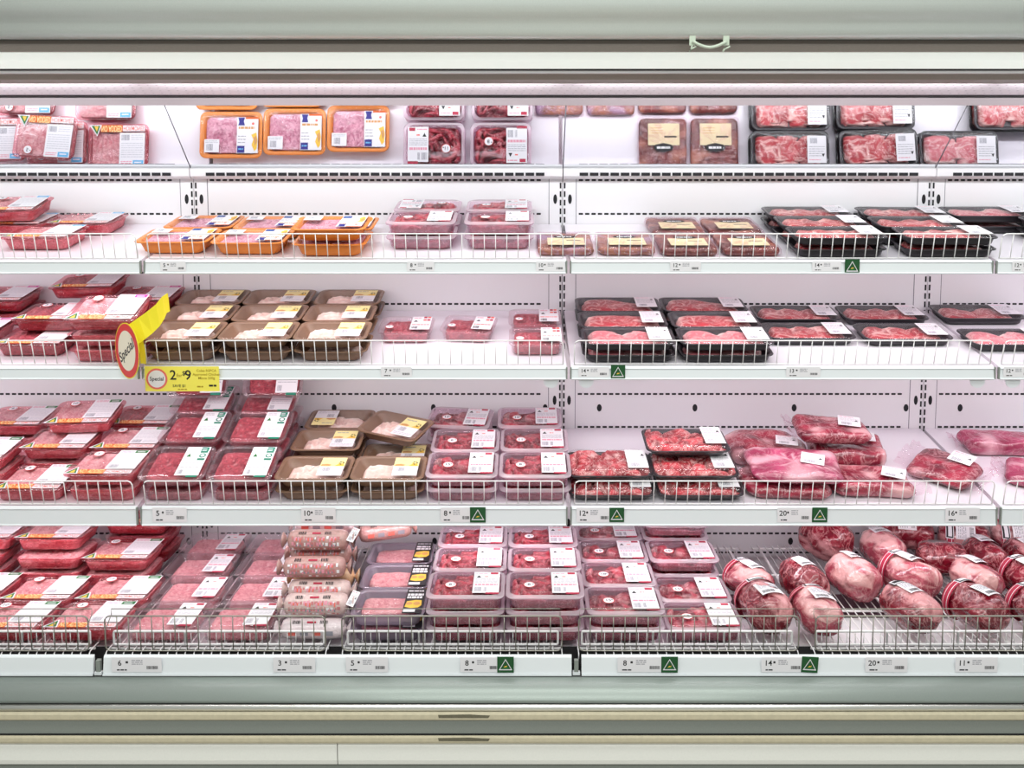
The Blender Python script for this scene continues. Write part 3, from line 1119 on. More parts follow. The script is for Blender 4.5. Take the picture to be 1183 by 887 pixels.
for b in bodies:
    if abs(b.x - b.x0) + abs(b.s - b.s0) > .03:
        DEBUG.append((b.sh, b.k, b.px, b.py, b.lv, round(b.x - b.x0, 3), round(b.s - b.s0, 3)))
print('settle worst', worst, DEBUG)

ORD = ['front', 'second', 'third', 'fourth', 'fifth', 'sixth']


def columns(bs, gap=.11):
    bs = sorted(bs, key=lambda b: b.x)
    cols = []
    for b in bs:
        c = next((c for c in cols if abs(c[0].x - b.x) < gap), None)
        if c is None:
            cols.append([b])
        else:
            c.append(b)
    for ci, c in enumerate(cols):
        c.sort(key=lambda b: (b.s, b.lv))
        for ri, b in enumerate(c):
            b.ci, b.ri, b.nc, b.nr = ci, ri, len(cols), len(c)
    return cols


groups = {}
for b in bodies:
    groups.setdefault((b.sh, b.k), []).append(b)
for g in groups.values():
    columns(g)
COLN = {1: [''], 2: ['left', 'right'], 3: ['left', 'middle', 'right'], 4: ['leftmost', 'second', 'third', 'rightmost'],
        5: ['leftmost', 'second', 'third', 'fourth', 'rightmost'], 6: ['leftmost', 'second', 'third', 'fourth', 'fifth', 'rightmost']}
GRP = {'M': 'red mince trays', 'O': 'orange mince trays', 'B': 'brown chicken mince trays', 'T': 'frosted beef tubs', 'E': 'green-label mince trays', 'K': 'black steak trays',
       'V': 'vacuum meat packs', 'P': 'clear mince trays', 'U': 'burger trays', 'N': 'small mince tubs', 'C': 'diced meat trays'}
SPECIAL = {(2, 'M', 126): 'red-tinted mince tray tilted towards the aisle beside the yellow wobbler sign',
           (3, 'B', 458): 'brown chicken mince tray lying askew on top of the others beside the tubs',
           (3, 'B', 393): 'brown chicken mince tray at the back of third shelf, label on its left',
           (1, 'T', 495): 'frosted tub of beef strips on top shelf turned with its label at left, upper',
           (2, 'N', 542): 'small clear mince tub turned slightly askew, middle of second shelf'}


def pack_label(b, lev, n):
    _, desc, _c = KIND[b.k]
    if b.k == 'T' and b.o.get('dice'):
        desc = 'frosted tub of diced beef'
    if b.k == 'M' and b.o.get('lean'):
        desc = 'red-tinted lean mince tray'
    if b.k == 'K' and b.o.get('pale'):
        desc = 'black tray of pale steaks'
    if b.k == 'V' and b.o.get('tan'):
        desc = 'tan vacuum pack with cream label'
    if lev == b.lv and (b.sh, b.k, int(b.px)) in SPECIAL:
        return SPECIAL[(b.sh, b.k, int(b.px))]
    t = f'{desc}, {SHN[b.sh]}'
    if b.nc > 1:
        t += f', {COLN[min(b.nc, 6)][min(b.ci, 5)]} column'
    if b.nr > 1:
        t += f', {"back" if b.ri == b.nr - 1 else ORD[b.ri]} row'
    if n > 1:
        t += ', ' + ('top' if lev == n - 1 else 'bottom' if lev == 0 else 'middle') + ' of stack'
    elif b.o.get('lone') and b.lv:
        t += ', lying on others'
    return t


VAR = {}
for b in bodies:
    name, desc, cat = KIND[b.k]
    lone = b.o.get('lone')
    n = b.lv + 1
    for lev in range(b.lv if lone else 0, n):
        topmost = lev == b.lv
        VAR[b.k] = VAR.get(b.k, -1) + 1
        v = VAR[b.k] % 3
        x, s, yaw, tilt = b.x, b.s, b.yaw, R(b.o.get('tilt', 0)) if topmost else 0
        if not topmost:
            x += b.o.get('sx', 0)
            s += b.o.get('ss', 0)
            yaw = yaw if abs(b.o.get('yaw', 0)) > 100 else 0
        M = shelf_matrix(b.sh) @ Matrix.Translation((x, s, lev * b.hh + .0012 + b.o.get('z', 0) + b.d / 2 * math.sin(tilt))) @ Matrix.Rotation(yaw, 4, 'Z') @ Matrix.Rotation(tilt, 4, 'X')
        r = thing(name, pack_label(b, lev, 1 if lone else n), cat, M, GRP[b.k] + ' on the ' + SHN[b.sh])
        o = dict(b.o)
        o['corner'] = b.o.get('c', 'green')
        o['bare'] = not topmost
        o['n'] = int(b.o.get('n', 3))
        build_pack(b.k, r, v, o)

# ------------------------------------------------------------------ odd-shaped meat: rolled roasts, slabs, mince chubs
def attr(me, name, a):
    at = me.attributes.new(name, 'FLOAT', 'POINT')
    at.data.foreach_set('value', np.asarray(a, dtype=np.float32))


def n3(x, y, z, sd):
    return (vnoise(x + z * .7, y - z * .6, sd) + vnoise(y + 11.3, z + x * .4, sd + 1)) / 2


def roast_R(t, k):
    return max(1 - abs(t) ** (k + 1.4), 0.0) ** (1 / 2.5)


def roast_mesh(L, W, H, m, seed, fatside):
    """rolled roast lying along local y; fatside: angle of the fat cap"""
    mb = MB()
    loops, tone, fat = [], [], []
    n, rings = 40, 30
    for i in range(rings + 1):
        u = -1 + 2 * i / rings
        t = math.sin(u * math.pi / 2)
        t = max(min(t, .9995), -.9995)
        r = roast_R(t, 3.4)
        lp = []
        for j in range(n):
            a = 2 * math.pi * j / n
            ca, sa = math.cos(a), math.sin(a)
            nz = (n3(np.array([ca * 2.2]), np.array([sa * 2.2]), np.array([t * 2.0]), seed)[0] - .5) * .30 + (n3(np.array([ca * 6]), np.array([sa * 6]), np.array([t * 7]), seed + 31)[0] - .5) * .07
            pull = 1 - .022 * (math.cos(t * 17 + seed) > .8)
            k = r * (1 + nz) * pull
            z = H / 2 + sa * H / 2 * k
            z = max(z, .002 + .004 * (1 - r))
            lp.append((ca * W / 2 * k, t * L / 2, z))
            tone.append(n3(np.array([ca * 3]), np.array([sa * 3]), np.array([t * 4]), seed + 5)[0])
            dfa = math.cos(a - fatside)
            nf = n3(np.array([ca * 4]), np.array([sa * 4]), np.array([t * 3]), seed + 8)[0]
            fat.append(min(max((dfa - .40 + (nf - .5) * 2.4) * 1.8, 0), .85))
        loops.append(lp)
    mb.loft(loops, m)
    me = mb.mesh('meat')
    attr(me, 'tone', tone)
    attr(me, 'fat', fat)
    return me


def roast_label(L, W, H, lw, ll, cy, ang, m, seed, kind):
    """label stuck round the roast: centre at cy along the length, ang round it from the top"""
    mb = MB()
    nx, ny = 8, 6

    def pt(u, v, off):
        t = max(min((cy + v) / (L / 2), .96), -.96)
        r = roast_R(t, 3.4) * 1.075
        a = math.pi / 2 + ang - u / (W / 2)
        return (math.cos(a) * (W / 2 * r + off), t * L / 2, H / 2 + math.sin(a) * (H / 2 * r + off))

    def patch(u0, u1, v0, v1, off, mm, gx=nx, gy=ny):
        vs = [pt(u0 + (u1 - u0) * i / gx, v0 + (v1 - v0) * j / gy, off) for j in range(gy + 1) for i in range(gx + 1)]
        fs = [(j * (gx + 1) + i, j * (gx + 1) + i + 1, (j + 1) * (gx + 1) + i + 1, (j + 1) * (gx + 1) + i) for j in range(gy) for i in range(gx)]
        mb.add(vs, fs, mm, True)
    patch(-lw / 2, lw / 2, -ll / 2, ll / 2, .0015, m)
    rs = random.Random(seed)
    if kind == 'price':
        for k in range(5):
            v = ll * (.34 - k * .09)
            u = -lw * .42
            while u < lw * .36:
                q = rs.uniform(.004, .012)
                patch(u, min(u + q, lw * .42), v, v + ll * .03, .0021, GREY, 2, 1)
                u += q + .003
        u = -lw * .4
        while u < lw * .1:
            q = rs.choice((.001, .0018))
            patch(u, u + q, -ll * .42, -ll * .2, .0021, INK, 1, 2)
            u += q + .0016
        patch(lw * .2, lw * .4, -ll * .1, ll * .04, .0021, INK, 2, 1)
    else:
        patch(-lw * .44, lw * .44, -ll * .42, ll * .42, .0021, LAB if m is INK else INK, 4, 2)
        patch(-lw * .36, lw * .36, -ll * .26, ll * .2, .0026, INK if m is INK else LAB, 4, 2)
    return mb.mesh('label')


def roast_band(L, W, H, cy, wid, seed):
    mb = MB()
    n = 40
    for o, w2, m in ((0, wid, CRIMSON), (wid * .2, wid * .07, LAB), (wid * .72, wid * .07, LAB)):
        lo = []
        for q in (0, .34, .67, 1):
            y = cy + o + w2 * q
            t = max(min(y / (L / 2), .97), -.97)
            r = roast_R(t, 3.4) * 1.075
            off = .0008 if m is CRIMSON else .0014
            lo.append([(math.cos(2 * math.pi * j / n) * (W / 2 * r + off), y, max(H / 2 + math.sin(2 * math.pi * j / n) * (H / 2 * r + off), .001)) for j in range(n)])
        mb.loft(lo, m, False, False)
    return mb.mesh('band')


# x, s (middle), yaw, length, width, height, meat, fat side (deg), label angle (deg), label centre, band, label text
RO = [
    (.514, .087, 12, .165, .126, .112, ROAST, 40, -10, -.015, 1, 'rolled roast with crimson band at basket front, beside the diced beef tubs'),
    (.640, .074, 6, .150, .118, .100, ROASTP, 90, 0, -.005, 1, 'pale rolled roast at basket front with square label, beside the empty rack'),
    (.515, .245, 26, .150, .112, .090, ROASTP, 100, 5, .0, 1, 'pale fat roast with crimson band behind the banded roast, beside the tubs'),
    (.640, .240, 18, .160, .108, .108, ROAST, -30, 0, .01, 0, 'dark roast standing tall with white label behind the pale front roast'),
    (.928, .520, 34, .170, .130, .132, ROAST, 250, 50, .02, 0, 'big dark red roast at the edge of the empty rack, label on its side'),
    (1.110, .588, 80, .190, .110, .105, ROAST, 260, -40, .0, 0, 'dark red roast lying crosswise at the back, behind the pale-capped roast'),
    (1.060, .455, 10, .150, .118, .104, ROASTP, 100, -8, .03, 0, 'pale fat-capped roast with label, just behind the banded pale roast'),
    (1.310, .590, 70, .160, .105, .100, ROAST, 200, -60, .0, 1, 'dark roast with crimson band lying crosswise in the back row'),
    (1.185, .430, 84, .150, .112, .098, ROAST, 300, 60, .0, 0, 'round red roast with marbled end, middle of the roast heap'),
    (1.310, .425, 8, .140, .110, .098, ROAST, -40, 0, .02, 0, 'red roast with square label, beside the marbled round roast'),
    (1.500, .600, 78, .170, .105, .098, ROASTP, 120, -60, .0, 1, 'pale banded roast lying crosswise at the back by the frame edge'),
    (1.425, .420, 8, .150, .108, .095, ROAST, 60, 0, .0, 0, 'red roast with long white label, third row by the frame edge'),
    (.930, .215, 20, .160, .122, .112, ROASTP, 130, 8, .03, 0, 'roast with pale end and square label beside the empty wire rack'),
    (1.062, .275, 30, .185, .118, .104, ROASTP, 90, 0, .01, 1, 'long pale pink roast with crimson band, centre of the heap'),
    (1.192, .272, 16, .150, .112, .100, ROASTP, 140, 5, .02, 0, 'roast with white fat side and label, beside the long pale roast'),
    (1.320, .268, 18, .160, .114, .100, ROAST, 300, -5, .0, 1, 'bright red roast with crimson band and label, second row'),
    (.975, .070, 22, .165, .118, .100, ROAST, 60, 0, .01, 0, 'front roast with black brand patch and label, nearest the empty rack'),
    (1.108, .080, 26, .170, .122, .104, ROAST, -80, 0, -.02, 1, 'dark front roast with crimson band and white label, middle of front row'),
    (1.245, .085, 20, .160, .118, .098, ROAST, 10, 0, -.01, 1, 'front roast with label cut off by the frame edge'),
]
rb = []
for q in RO:
    a = R(q[2])
    c, s_ = abs(math.cos(a)), abs(math.sin(a))
    rb.append([q[0], q[1], q[4] * c * .97 + q[3] * s_ * .97, q[3] * c * .97 + q[4] * s_ * .97])
for it in range(500):
    for i in range(len(rb)):
        for j in range(i + 1, len(rb)):
            a, b = rb[i], rb[j]
            # ellipse-like test
            dx, ds = a[0] - b[0], a[1] - b[1]
            rx, rs_ = (a[2] + b[2]) / 2, (a[3] + b[3]) / 2
            dd = (abs(dx / rx) ** 2.8 + abs(ds / rs_) ** 2.8) ** (1 / 2.8)
            if dd < 1 and dd > 1e-6:
                g = (1 / dd - 1) * .12
                a[0] += dx * g; b[0] -= dx * g
                a[1] += ds * g; b[1] -= ds * g
    for i, a in enumerate(rb):
        a[1] = min(max(a[1], a[3] / 2 + .017), .66 - a[3] / 2 + .03)
        if i < 4:
            a[0] = min(max(a[0], .46 + a[2] / 2), .80)
for i, q in enumerate(RO):
    x, s = rb[i][0], rb[i][1]
    L_, W_, H_ = q[3] * 1.0, q[4] * 1.0, q[5] * 1.02
    M = shelf_matrix(4) @ Matrix.Translation((x, s, .004)) @ Matrix.Rotation(R(q[2]), 4, 'Z')
    r = thing('rolled_roast', q[11], 'roast', M, 'rolled roasts on the bottom deck')
    link('meat', roast_mesh(L_, W_, H_, q[6], i * 3 + 2, R(q[7])), r)
    link('label', roast_label(L_, W_, H_, .062, .058, q[9], -R(q[8]) - .25, LAB, i, 'price'), r)
    if q[10]:
        bd_ = link('band', roast_band(L_, W_, H_, L_ * .22, .026, i), r)
        link('brand_label', roast_label(L_, W_, H_, .05, .024, L_ * .22 + .012, -R(q[8]) - .1, LAB, i, 'brand'), bd_)
    elif i in (16,):
        link('brand_label', roast_label(L_, W_, H_, .045, .028, L_ * .30, -R(q[8]), INK, i, 'brand'), r)


def slab_mesh(w, d, h, m, seed, stripes=0, taper=0):
    mb = MB()
    loops, tone, fat = [], [], []
    prof = [(.80, .0), (.93, .10), (1.0, .35), (.99, .6), (.93, .84), (.82, .96), (.66, 1.0), (.5, 1.0), (.34, 1.0), (.18, 1.0), (.04, 1.0)]
    for s_, z_ in prof:
        p = np.array(rrect(w, d, d * .22, 7)) * s_
        x, y = p[:, 0], p[:, 1]
        k = 1 + (vnoise(x * 16 + 3, y * 16 + z_, seed) - .5) * .14
        y = y * (1 - taper * x / w)
        zz = h * z_ * (1 - .30 * (vnoise(x * 18, y * 18, seed + 2)) * (z_ > .5)) + (vnoise(x * 70, y * 70, seed + 8) - .5) * .004 * (z_ > .3)
        loops.append(list(zip(x * k, y * k, np.maximum(zz, .001))))
        tone.append(vnoise(x * 22, y * 30 + z_ * 4, seed + 3))
        f = np.clip((vnoise(x * 18, y * 26, seed + 4) - .66) * 4.5, 0, .85)
        if stripes:
            f = np.maximum(f, np.clip(np.sin(x * 260 + y * 60) * 1.6 - .4, 0, .85) * (np.abs(y) < d * .24) * (z_ > .8))
        fat.append(f)
    mb.loft(loops, m)
    me = mb.mesh('meat')
    attr(me, 'tone', np.concatenate(tone))
    attr(me, 'fat', np.concatenate(fat))
    return me


def slab_bag(w, d, h, seed, fin=(1, 0)):
    """the vacuum bag's sealed fin, a crumpled sheet standing off one end"""
    rs = np.random.RandomState(seed)
    mb = MB()
    nx, ny = 5, 10
    for side in (-1, 1):
        if not fin[0 if side < 0 else 1]:
            continue
        lo = []
        for i in range(nx + 1):
            x = side * (w / 2 * .93 + .045 * i / nx)
            row = []
            for j in range(ny + 1):
                y = -d * .46 + d * .92 * j / ny
                row.append((x, y * (1 + .06 * i / nx), h * .35 + (.004 + .022 * i / nx) * (rs.rand() - .3) + .012 * i / nx))
            lo.append(row)
        fs = [(i * (ny + 1) + j, i * (ny + 1) + j + 1, (i + 1) * (ny + 1) + j + 1, (i + 1) * (ny + 1) + j) for i in range(nx) for j in range(ny)]
        mb.add([p for r_ in lo for p in r_], fs, VACBAG, True)
    return mb.mesh('vacuum_bag')


SLABM = meat_mat('vacuum_packed_beef', (72, 4, 24), (176, 38, 66), (226, 172, 176), 30, vein=.5, coat=.9, bump=1.2, bscale=45, bd=.006, rough=.3)
SLABP = meat_mat('rib_slab', (116, 8, 46), (190, 66, 108), (226, 170, 182), 30, vein=.35, coat=.9, bump=1.1, bscale=45, bd=.006, rough=.3)
# x, s, base height, yaw, tilt, w, d, h, meat, stripes, fins, label (dx, dy, rot), text
SL = [
    (.655, .098, .002, -3, 0, .255, .165, .044, SLABM, 0, (0, 0), None, 'dark vacuum-packed beef slab lying under the striped rib slab'),
    (.682, .104, .050, -6, 3, .275, .170, .040, SLABP, 1, (1, 0), (.055, .005, -14), 'pink vacuum-packed slab with fat stripes, third shelf beside diced trays'),
    (.650, .292, .002, -4, 0, .25, .16, .07, SLABM, 0, (0, 0), (.06, -.02, -10), 'dark vacuum-packed slab lying behind the fat-striped slab'),
    (.915, .100, .002, -8, 0, .245, .150, .046, SLABM, 0, (0, 1), (.070, .012, -18), 'front marbled beef slab in vacuum bag, beside the leg steak'),
    (.905, .272, .002, -5, 0, .235, .165, .075, SLABM, 0, (0, 0), (.055, .020, -10), 'marbled beef slab under the topmost slab, third shelf'),
    (.850, .275, .082, -6, 4, .225, .135, .046, SLABM, 0, (1, 0), (.055, .012, -10), 'topmost vacuum-packed beef slab on the third shelf pile'),
    (1.172, .165, .004, -46, 6, .185, .165, .040, SLABM, 0, (1, 1), (.030, .052, 0), 'vacuum-packed leg steak lying alone, turned cornerwise on third shelf'),
    (1.430, .335, .002, -4, 0, .24, .10, .062, SLABP, 0, (1, 0), None, 'round vacuum-packed beef roll at the back by the frame edge'),
    (1.450, .130, .002, -30, 0, .20, .150, .044, SLABP, 0, (1, 0), None, 'pink vacuum-packed slab at the frame edge, in front of the roll'),
]
for i, q in enumerate(SL):
    M = shelf_matrix(3) @ Matrix.Translation((q[0], q[1], q[2] + abs(math.sin(R(q[4]))) * q[6] / 2)) @ Matrix.Rotation(R(q[3]), 4, 'Z') @ Matrix.Rotation(R(q[4]), 4, 'X')
    r = thing('vacuum_packed_beef', q[12], 'meat slab', M, 'vacuum-packed beef on the third shelf')
    link('meat', slab_mesh(q[5], q[6], q[7], q[8], i * 5 + 3, q[9], .12), r)
    if any(q[10]):
        link('vacuum_bag', slab_bag(q[5], q[6], q[7], i, q[10]), r)
    if q[11]:
        link('label', plain_label(.068, .062, i), r, Matrix.Translation((q[11][0], q[11][1], q[7] * .99)) @ Matrix.Rotation(R(q[11][2]), 4, 'Z'))


def chub_mesh(L, rad, m1, m2, seed):
    """mince chub: printed plastic sleeve gathered at both ends"""
    mb = MB()
    loops = []
    n = 36
    h_ = [(.0, 1.0), (.1, 1.01), (.2, 1.0), (.3, 1.0), (.38, .975), (.43, .90), (.465, .72), (.488, .40), (.502, .13), (.515, .12), (.535, .30), (.56, .50), (.585, .62)]
    P = [(-t, k) for t, k in h_[::-1]] + h_[1:]
    for i, (t, k) in enumerate(P):
        pl = .30 if abs(t) > .51 else .12 if abs(t) > .44 else .0
        loops.append([(t * L, math.cos(2 * math.pi * j / n) * rad * k * (1 + pl * (j % 2) * .9), rad + math.sin(2 * math.pi * j / n) * rad * k * (1 + pl * (j % 2) * .9)) for j in range(n)])
    mb.loft(loops, m1)
    return mb.mesh('casing')


def chub_print(L, rad, seed, tone):
    """the print on a chub: blocks and bars wrapped on the sleeve"""
    mb = MB()
    rs = random.Random(seed)

    def patch(x0, x1, a0, a1, m, off=.0008):
        g = max(2, int(abs(a1 - a0) / .2))
        vs = []
        for k in range(g + 1):
            a = a0 + (a1 - a0) * k / g
            for x in (x0, x1):
                vs.append((x, math.cos(a) * (rad * 1.012 + off), rad + math.sin(a) * (rad * 1.012 + off)))
        mb.add(vs, [(2 * k, 2 * k + 1, 2 * k + 3, 2 * k + 2) for k in range(g)], m, True)
    a_front = math.pi          # towards the aisle
    for k in range(4):
        x0 = -.36 * L + k * .19 * L
        w = .12 * L
        if tone == 'red':
            for j in range(4):
                q = rs.uniform(.1, .2)
                patch(x0 + j * w / 4, x0 + j * w / 4 + w / 5.5, a_front - .55, a_front - .55 + q * 2, (PINKI, SALMON)[j % 2])
                patch(x0 + j * w / 4, x0 + j * w / 4 + w / 5.5, a_front + .05, a_front + .05 + q * 1.5, (PINKI, GREY)[j % 2])
        else:
            patch(x0, x0 + w, a_front - .2, a_front + .25, (SALMON, GREY)[k % 2])
    if tone == 'red':
        for row, (a0, a1) in enumerate(((-.75, -.35), (-.2, .25), (.4, .75))):
            u = -.40 * L
            while u < .38 * L:
                q = rs.uniform(.003, .009)
                patch(u, u + q, a_front + a0 + rs.uniform(0, .12), a_front + a1 - rs.uniform(0, .15), (CH_INK, CH_INK, PINKI, LAB)[rs.randrange(4)], .0005)
                u += q + rs.uniform(.0015, .006)
    for x0 in (-.30 * L, .12 * L):
        u = x0
        while u < x0 + .11 * L:
            q = rs.choice((.0012, .002, .003))
            patch(u, u + q, a_front - 1.25, a_front - .9, INK)
            u += q + .0016
    patch(-.08 * L, .06 * L, a_front - 1.15, a_front - .95, CRIMSON)
    return mb.mesh('casing_print')


CH_INK = mat('ink_dusty_rose', (196, 120, 122), .6)
CH_PINK = mat('pink_print_casing', (236, 204, 200), .3, coat=.5, speck=.45, bscale=95, bump=.8)
CH_WHITE = mat('white_print_casing', (240, 222, 226), .3, coat=.5, speck=.30, bscale=80, bump=.8)
CH_BROWN = mat('dark_pink_casing', (216, 166, 160), .3, coat=.5, speck=.55, bscale=95, bump=.8)
CH_TAN = mat('tan_casing', (236, 190, 150), .3, coat=.5, speck=.25, bscale=60, bump=.8)
# x, s, base height, yaw, casing, print, radius, text
CH = [
    (-.702, .050, .002, 0, CH_WHITE, 'block', .028, 'white mince chub with red and grey print at the bottom front, behind the wire'),
    (-.705, .118, .002, 0, CH_WHITE, 'block', .028, 'white mince chub lying in the lowest layer, second from the basket wire'),
    (-.720, .190, .002, 0, CH_WHITE, 'block', .028, 'white mince chub in the lowest layer under the tan chub'),
    (-.730, .262, .002, 0, CH_WHITE, 'block', .028, 'white mince chub in the lowest layer near the back'),
    (-.698, .072, .058, 1, CH_PINK, 'red', .030, 'pink printed mince chub, front of the second layer above the wire'),
    (-.706, .146, .062, -1, CH_PINK, 'red', .030, 'pink printed mince chub just behind the front one, below the tan chub'),
    (-.712, .225, .064, 0, CH_TAN, 'block', .030, 'tan orange mince chub between the pink chubs'),
    (-.722, .160, .123, 1, CH_BROWN, 'red', .030, 'pink mince chub with pale band, third layer above the tan chub'),
    (-.722, .240, .126, -1, CH_BROWN, 'red', .030, 'darker pink mince chub lying at the back of the third layer'),
    (-.722, .210, .180, 0, CH_BROWN, 'red', .030, 'dark pink mince chub with barcodes on top of the chub pile'),
    (-.725, .305, .190, 2, CH_WHITE, 'block', .030, 'white mince chub with red print at the back of the pile under the shelf'),
    (-.560, .400, .130, 20, CH_BROWN, 'block', .028, 'pink mince chub end poking out behind the burger trays'),
]
CHL = .205
for i, q in enumerate(CH):
    M = shelf_matrix(4) @ Matrix.Translation((q[0], q[1], q[2])) @ Matrix.Rotation(R(q[3]), 4, 'Z')
    r = thing('mince_chub', q[7], 'mince chub', M, 'mince chubs on the bottom deck')
    L_ = CHL * (.80 if i == 11 else .86)
    cs = link('casing', chub_mesh(L_, q[6] * .96, q[4], None, i), r)
    link('casing_print', chub_print(L_, q[6] * .96, i, q[5]), cs)
    for sd in (-1, 1):
        mb = MB()
        mb.tube([(sd * L_ * .515, 0, q[6] * .96 + .006 * math.sin(a)) if False else (sd * L_ * .515 + .0, .0042 * math.cos(a), q[6] * .96 + .0042 * math.sin(a)) for a in [k * math.pi / 4 for k in range(9)]], .0012, NICK, 5)
        link('end_clip', mb.mesh('end_clip'), cs)
    if i in (4, 9):
        link('label', cached('chubtag', lambda: plain_label(.022, .045, 3)), r, Matrix.Translation((L_ * .57, -.004, q[6] * 1.5)) @ Matrix.Rotation(R(35), 4, 'X') @ Matrix.Rotation(R(-20), 4, 'Z'))

# ------------------------------------------------------------------ the refrigerated case
case = thing('refrigerated_display_case', 'long open-fronted refrigerated meat case with white lined interior', 'display case', Matrix.Identity(4))
XL, XR = -2.5, 2.5
BAYS = [(-2.5, -1.25), (-1.25, 0.0), (0.0, 1.25), (1.25, 2.5)]


def part(name, mb, parent=case):
    return link(name, mb.mesh(name), parent)


def extrude(pts, m, x0=XL, x1=XR, smooth=False):
    """solid bar along x from a closed (Y, z) outline"""
    mb = MB()
    mb.loft([[(x, p[0], p[1]) for p in pts] for x in (x0, x1)], m, True, True, smooth)
    return mb


ROWS = [208, 247, 315, 351, 455, 493, 616, 638]
for bi, (xa, xb) in enumerate(BAYS):
    mb = MB()
    mb.box(xa + .047, xb - .047, .0, .03, .06, 1.668, WHITE)
    for py in ROWS:
        z = zy(py, 0)
        x = xa + .055
        while x < xb - .07:
            mb.box(x, x + .0145, -.0006, .002, z - .0032, z + .0032, DARK)
            x += .0217
    for px_ in (.08, .345, .62, .93):
        for z in (zy(471, 0), zy(625, 0)):
            mb.loft([[(xa + .03 + px_ * 1.25 + .0085 * math.cos(2 * math.pi * k / 14), yy, z + .013 * math.sin(2 * math.pi * k / 14)) for k in range(14)] for yy in (-.0007, .002)], DARK, True, True, False)
    part('back_panel', mb)
for xs in (-1.25, 0, 1.25):
    mb = MB()
    for sd in (-1, 1):
        mb.box(xs + (-.045 if sd < 0 else .0012), xs + (-.0012 if sd < 0 else .045), -.001, .03, .06, 1.668, WHITE)
        for k in range(46):
            z = 1.648 - k * .029
            mb.box(xs + sd * .007 - .0028, xs + sd * .007 + .0028, -.0018, .0, z - .0195, z, DARK)
        for py in (230, 470, 604):
            z = zy(py, 0) + (0 if py != 470 else .024)
            mb.loft([[(xs + sd * .025 + .0065 * math.cos(2 * math.pi * k / 16), yy, z + .0165 * math.sin(2 * math.pi * k / 16)) for k in range(16)] for yy in (-.0018, .0)], DARK, True, True, False)
        mb.box(xs + sd * .046 - .0012, xs + sd * .046 + .0012, -.0009, .02, .06, 1.66, GROOVE)
    part('slotted_upright', mb)
# air outlet ledge under the mirror
for xa, xb in BAYS:
    mb = MB()
    mb.loft([[(x, -.002, zy(206.5, -.006)), (x, -.020, zy(206.5, -.02)), (x, -.034, zy(203.5, -.034)), (x, -.036, zy(195, -.036)), (x, -.028, zy(193.6, -.028)), (x, -.002, zy(193.6, -.002))][::-1] for x in (xa + .0015, xb - .0015)], WHITE, True, True, False)
    x = xa + .055
    while x < xb - .07:
        mb.box(x, x + .0285, -.0372, -.030, zy(203, -.036), zy(199.4, -.036), DARK)
        x += .0345
    part('air_outlet', mb)
# mirror panels, leaning over the top shelf
ym0, zm0, ym1, zm1 = -.022, zy(194.5, -.022), -.224, zy(121, -.224)
nv = Vector((0, zm0 - zm1, ym1 - ym0)).normalized()
for xa, xb in BAYS:
    mb = MB()
    f = [(ym0, zm0), (ym1, zm1), (ym1 - nv.y * .006, zm1 - nv.z * .006), (ym0 - nv.y * .006, zm0 - nv.z * .006)]
    mb.loft([[(x, p[0], p[1]) for p in f] for x in (xa + .002, xb - .002)], MIRROR, True, True, False)
    mp = part('mirror_panel', mb)
    mb = MB()
    mb.box(xa - .0018, xa + .0018, ym0 - .02, ym0, 0, .001, DARK) if False else None
    mb.tube([(xa, ym0 - .0005, zm0 + .001), (xa, ym1 - .0005, zm1 + .001)], .0024, GROOVE, 4)
    part('mirror_joint', mb, mp)
mb = extrude([(-.225, zy(121.4, -.225)), (-.238, zy(121.8, -.238)), (-.246, zy(113, -.246)), (-.225, zy(112, -.225))], mat('mirror_edge_trim', (168, 156, 160), .35, metal=.3))
part('mirror_trim', mb)
# canopy, from the trim outwards
hc = [(-.2725, zy(109.5, -.2725)), (-.392, zy(96.2, -.392))]
mb = extrude([hc[0], hc[1], (hc[1][0], hc[1][1] + .04), (hc[0][0], hc[0][1] + .04)], HONEY)
for k in range(4):
    t = .14 + .24 * k
    y, z = hc[0][0] + (hc[1][0] - hc[0][0]) * t, hc[0][1] + (hc[1][1] - hc[0][1]) * t - .0006
    x = XL + .02 + .0065 * k
    while x < XR:
        mb.quad(x, x + .0055, y - .0035, y + .0035, z, GROOVE)
        x += .026
part('honeycomb_outlet', mb)
part('black_seal', extrude([(-.247, zy(112.5, -.247)), (-.272, zy(109.2, -.272)), (-.272, 1.99), (-.247, 1.99)], BLACK))
part('light_rail', extrude([(-.40, zy(96.6, -.40)), (-.465, zy(92, -.465)), (-.475, zy(85.4, -.475)), (-.475, 2.04), (-.40, 2.04)], TAUPE))
part('bright_bead', extrude([(-.478, zy(85.4, -.478)), (-.497, zy(84.6, -.497)), (-.499, zy(81.8, -.499)), (-.478, 2.0)], CHROME if False else WHITE))
part('black_seal', extrude([(-.4995, zy(81.6, -.4995)), (-.512, zy(79.2, -.512)), (-.512, 2.04), (-.4995, 2.04)], BLACK))
part('lamp_diffuser', extrude([(-.514, zy(79.4, -.514)), (-.545, zy(70, -.545)), (-.566, zy(61, -.566)), (-.566, 2.05), (-.514, 2.05)], DIFFUSER))
part('blind_cassette', extrude([(-.568, zy(60.4, -.568)), (-.586, zy(59.5, -.586)), (-.588, zy(53, -.588)), (-.584, zy(47, -.584)), (-.568, 2.06)], TAUPE))
part('black_seal', extrude([(-.560, zy(47, -.56)), (-.598, zy(46.2, -.598)), (-.598, 2.09), (-.56, 2.09)], BLACK))
ctl = [(45.5, -.602), (44.6, -.612), (42, -.621), (38, -.627), (33, -.631), (28, -.634), (24, -.638), (20, -.645), (15, -.653), (10, -.659), (4, -.662), (-4, -.664), (-14, -.664)]
fa = [(-.56, zy(45.5, -.602))] + [(Y, zy(p, Y)) for p, Y in ctl] + [(-.664, 2.42), (-.56, 2.42)]
part('canopy_fascia', extrude(fa, SILVER, smooth=True))
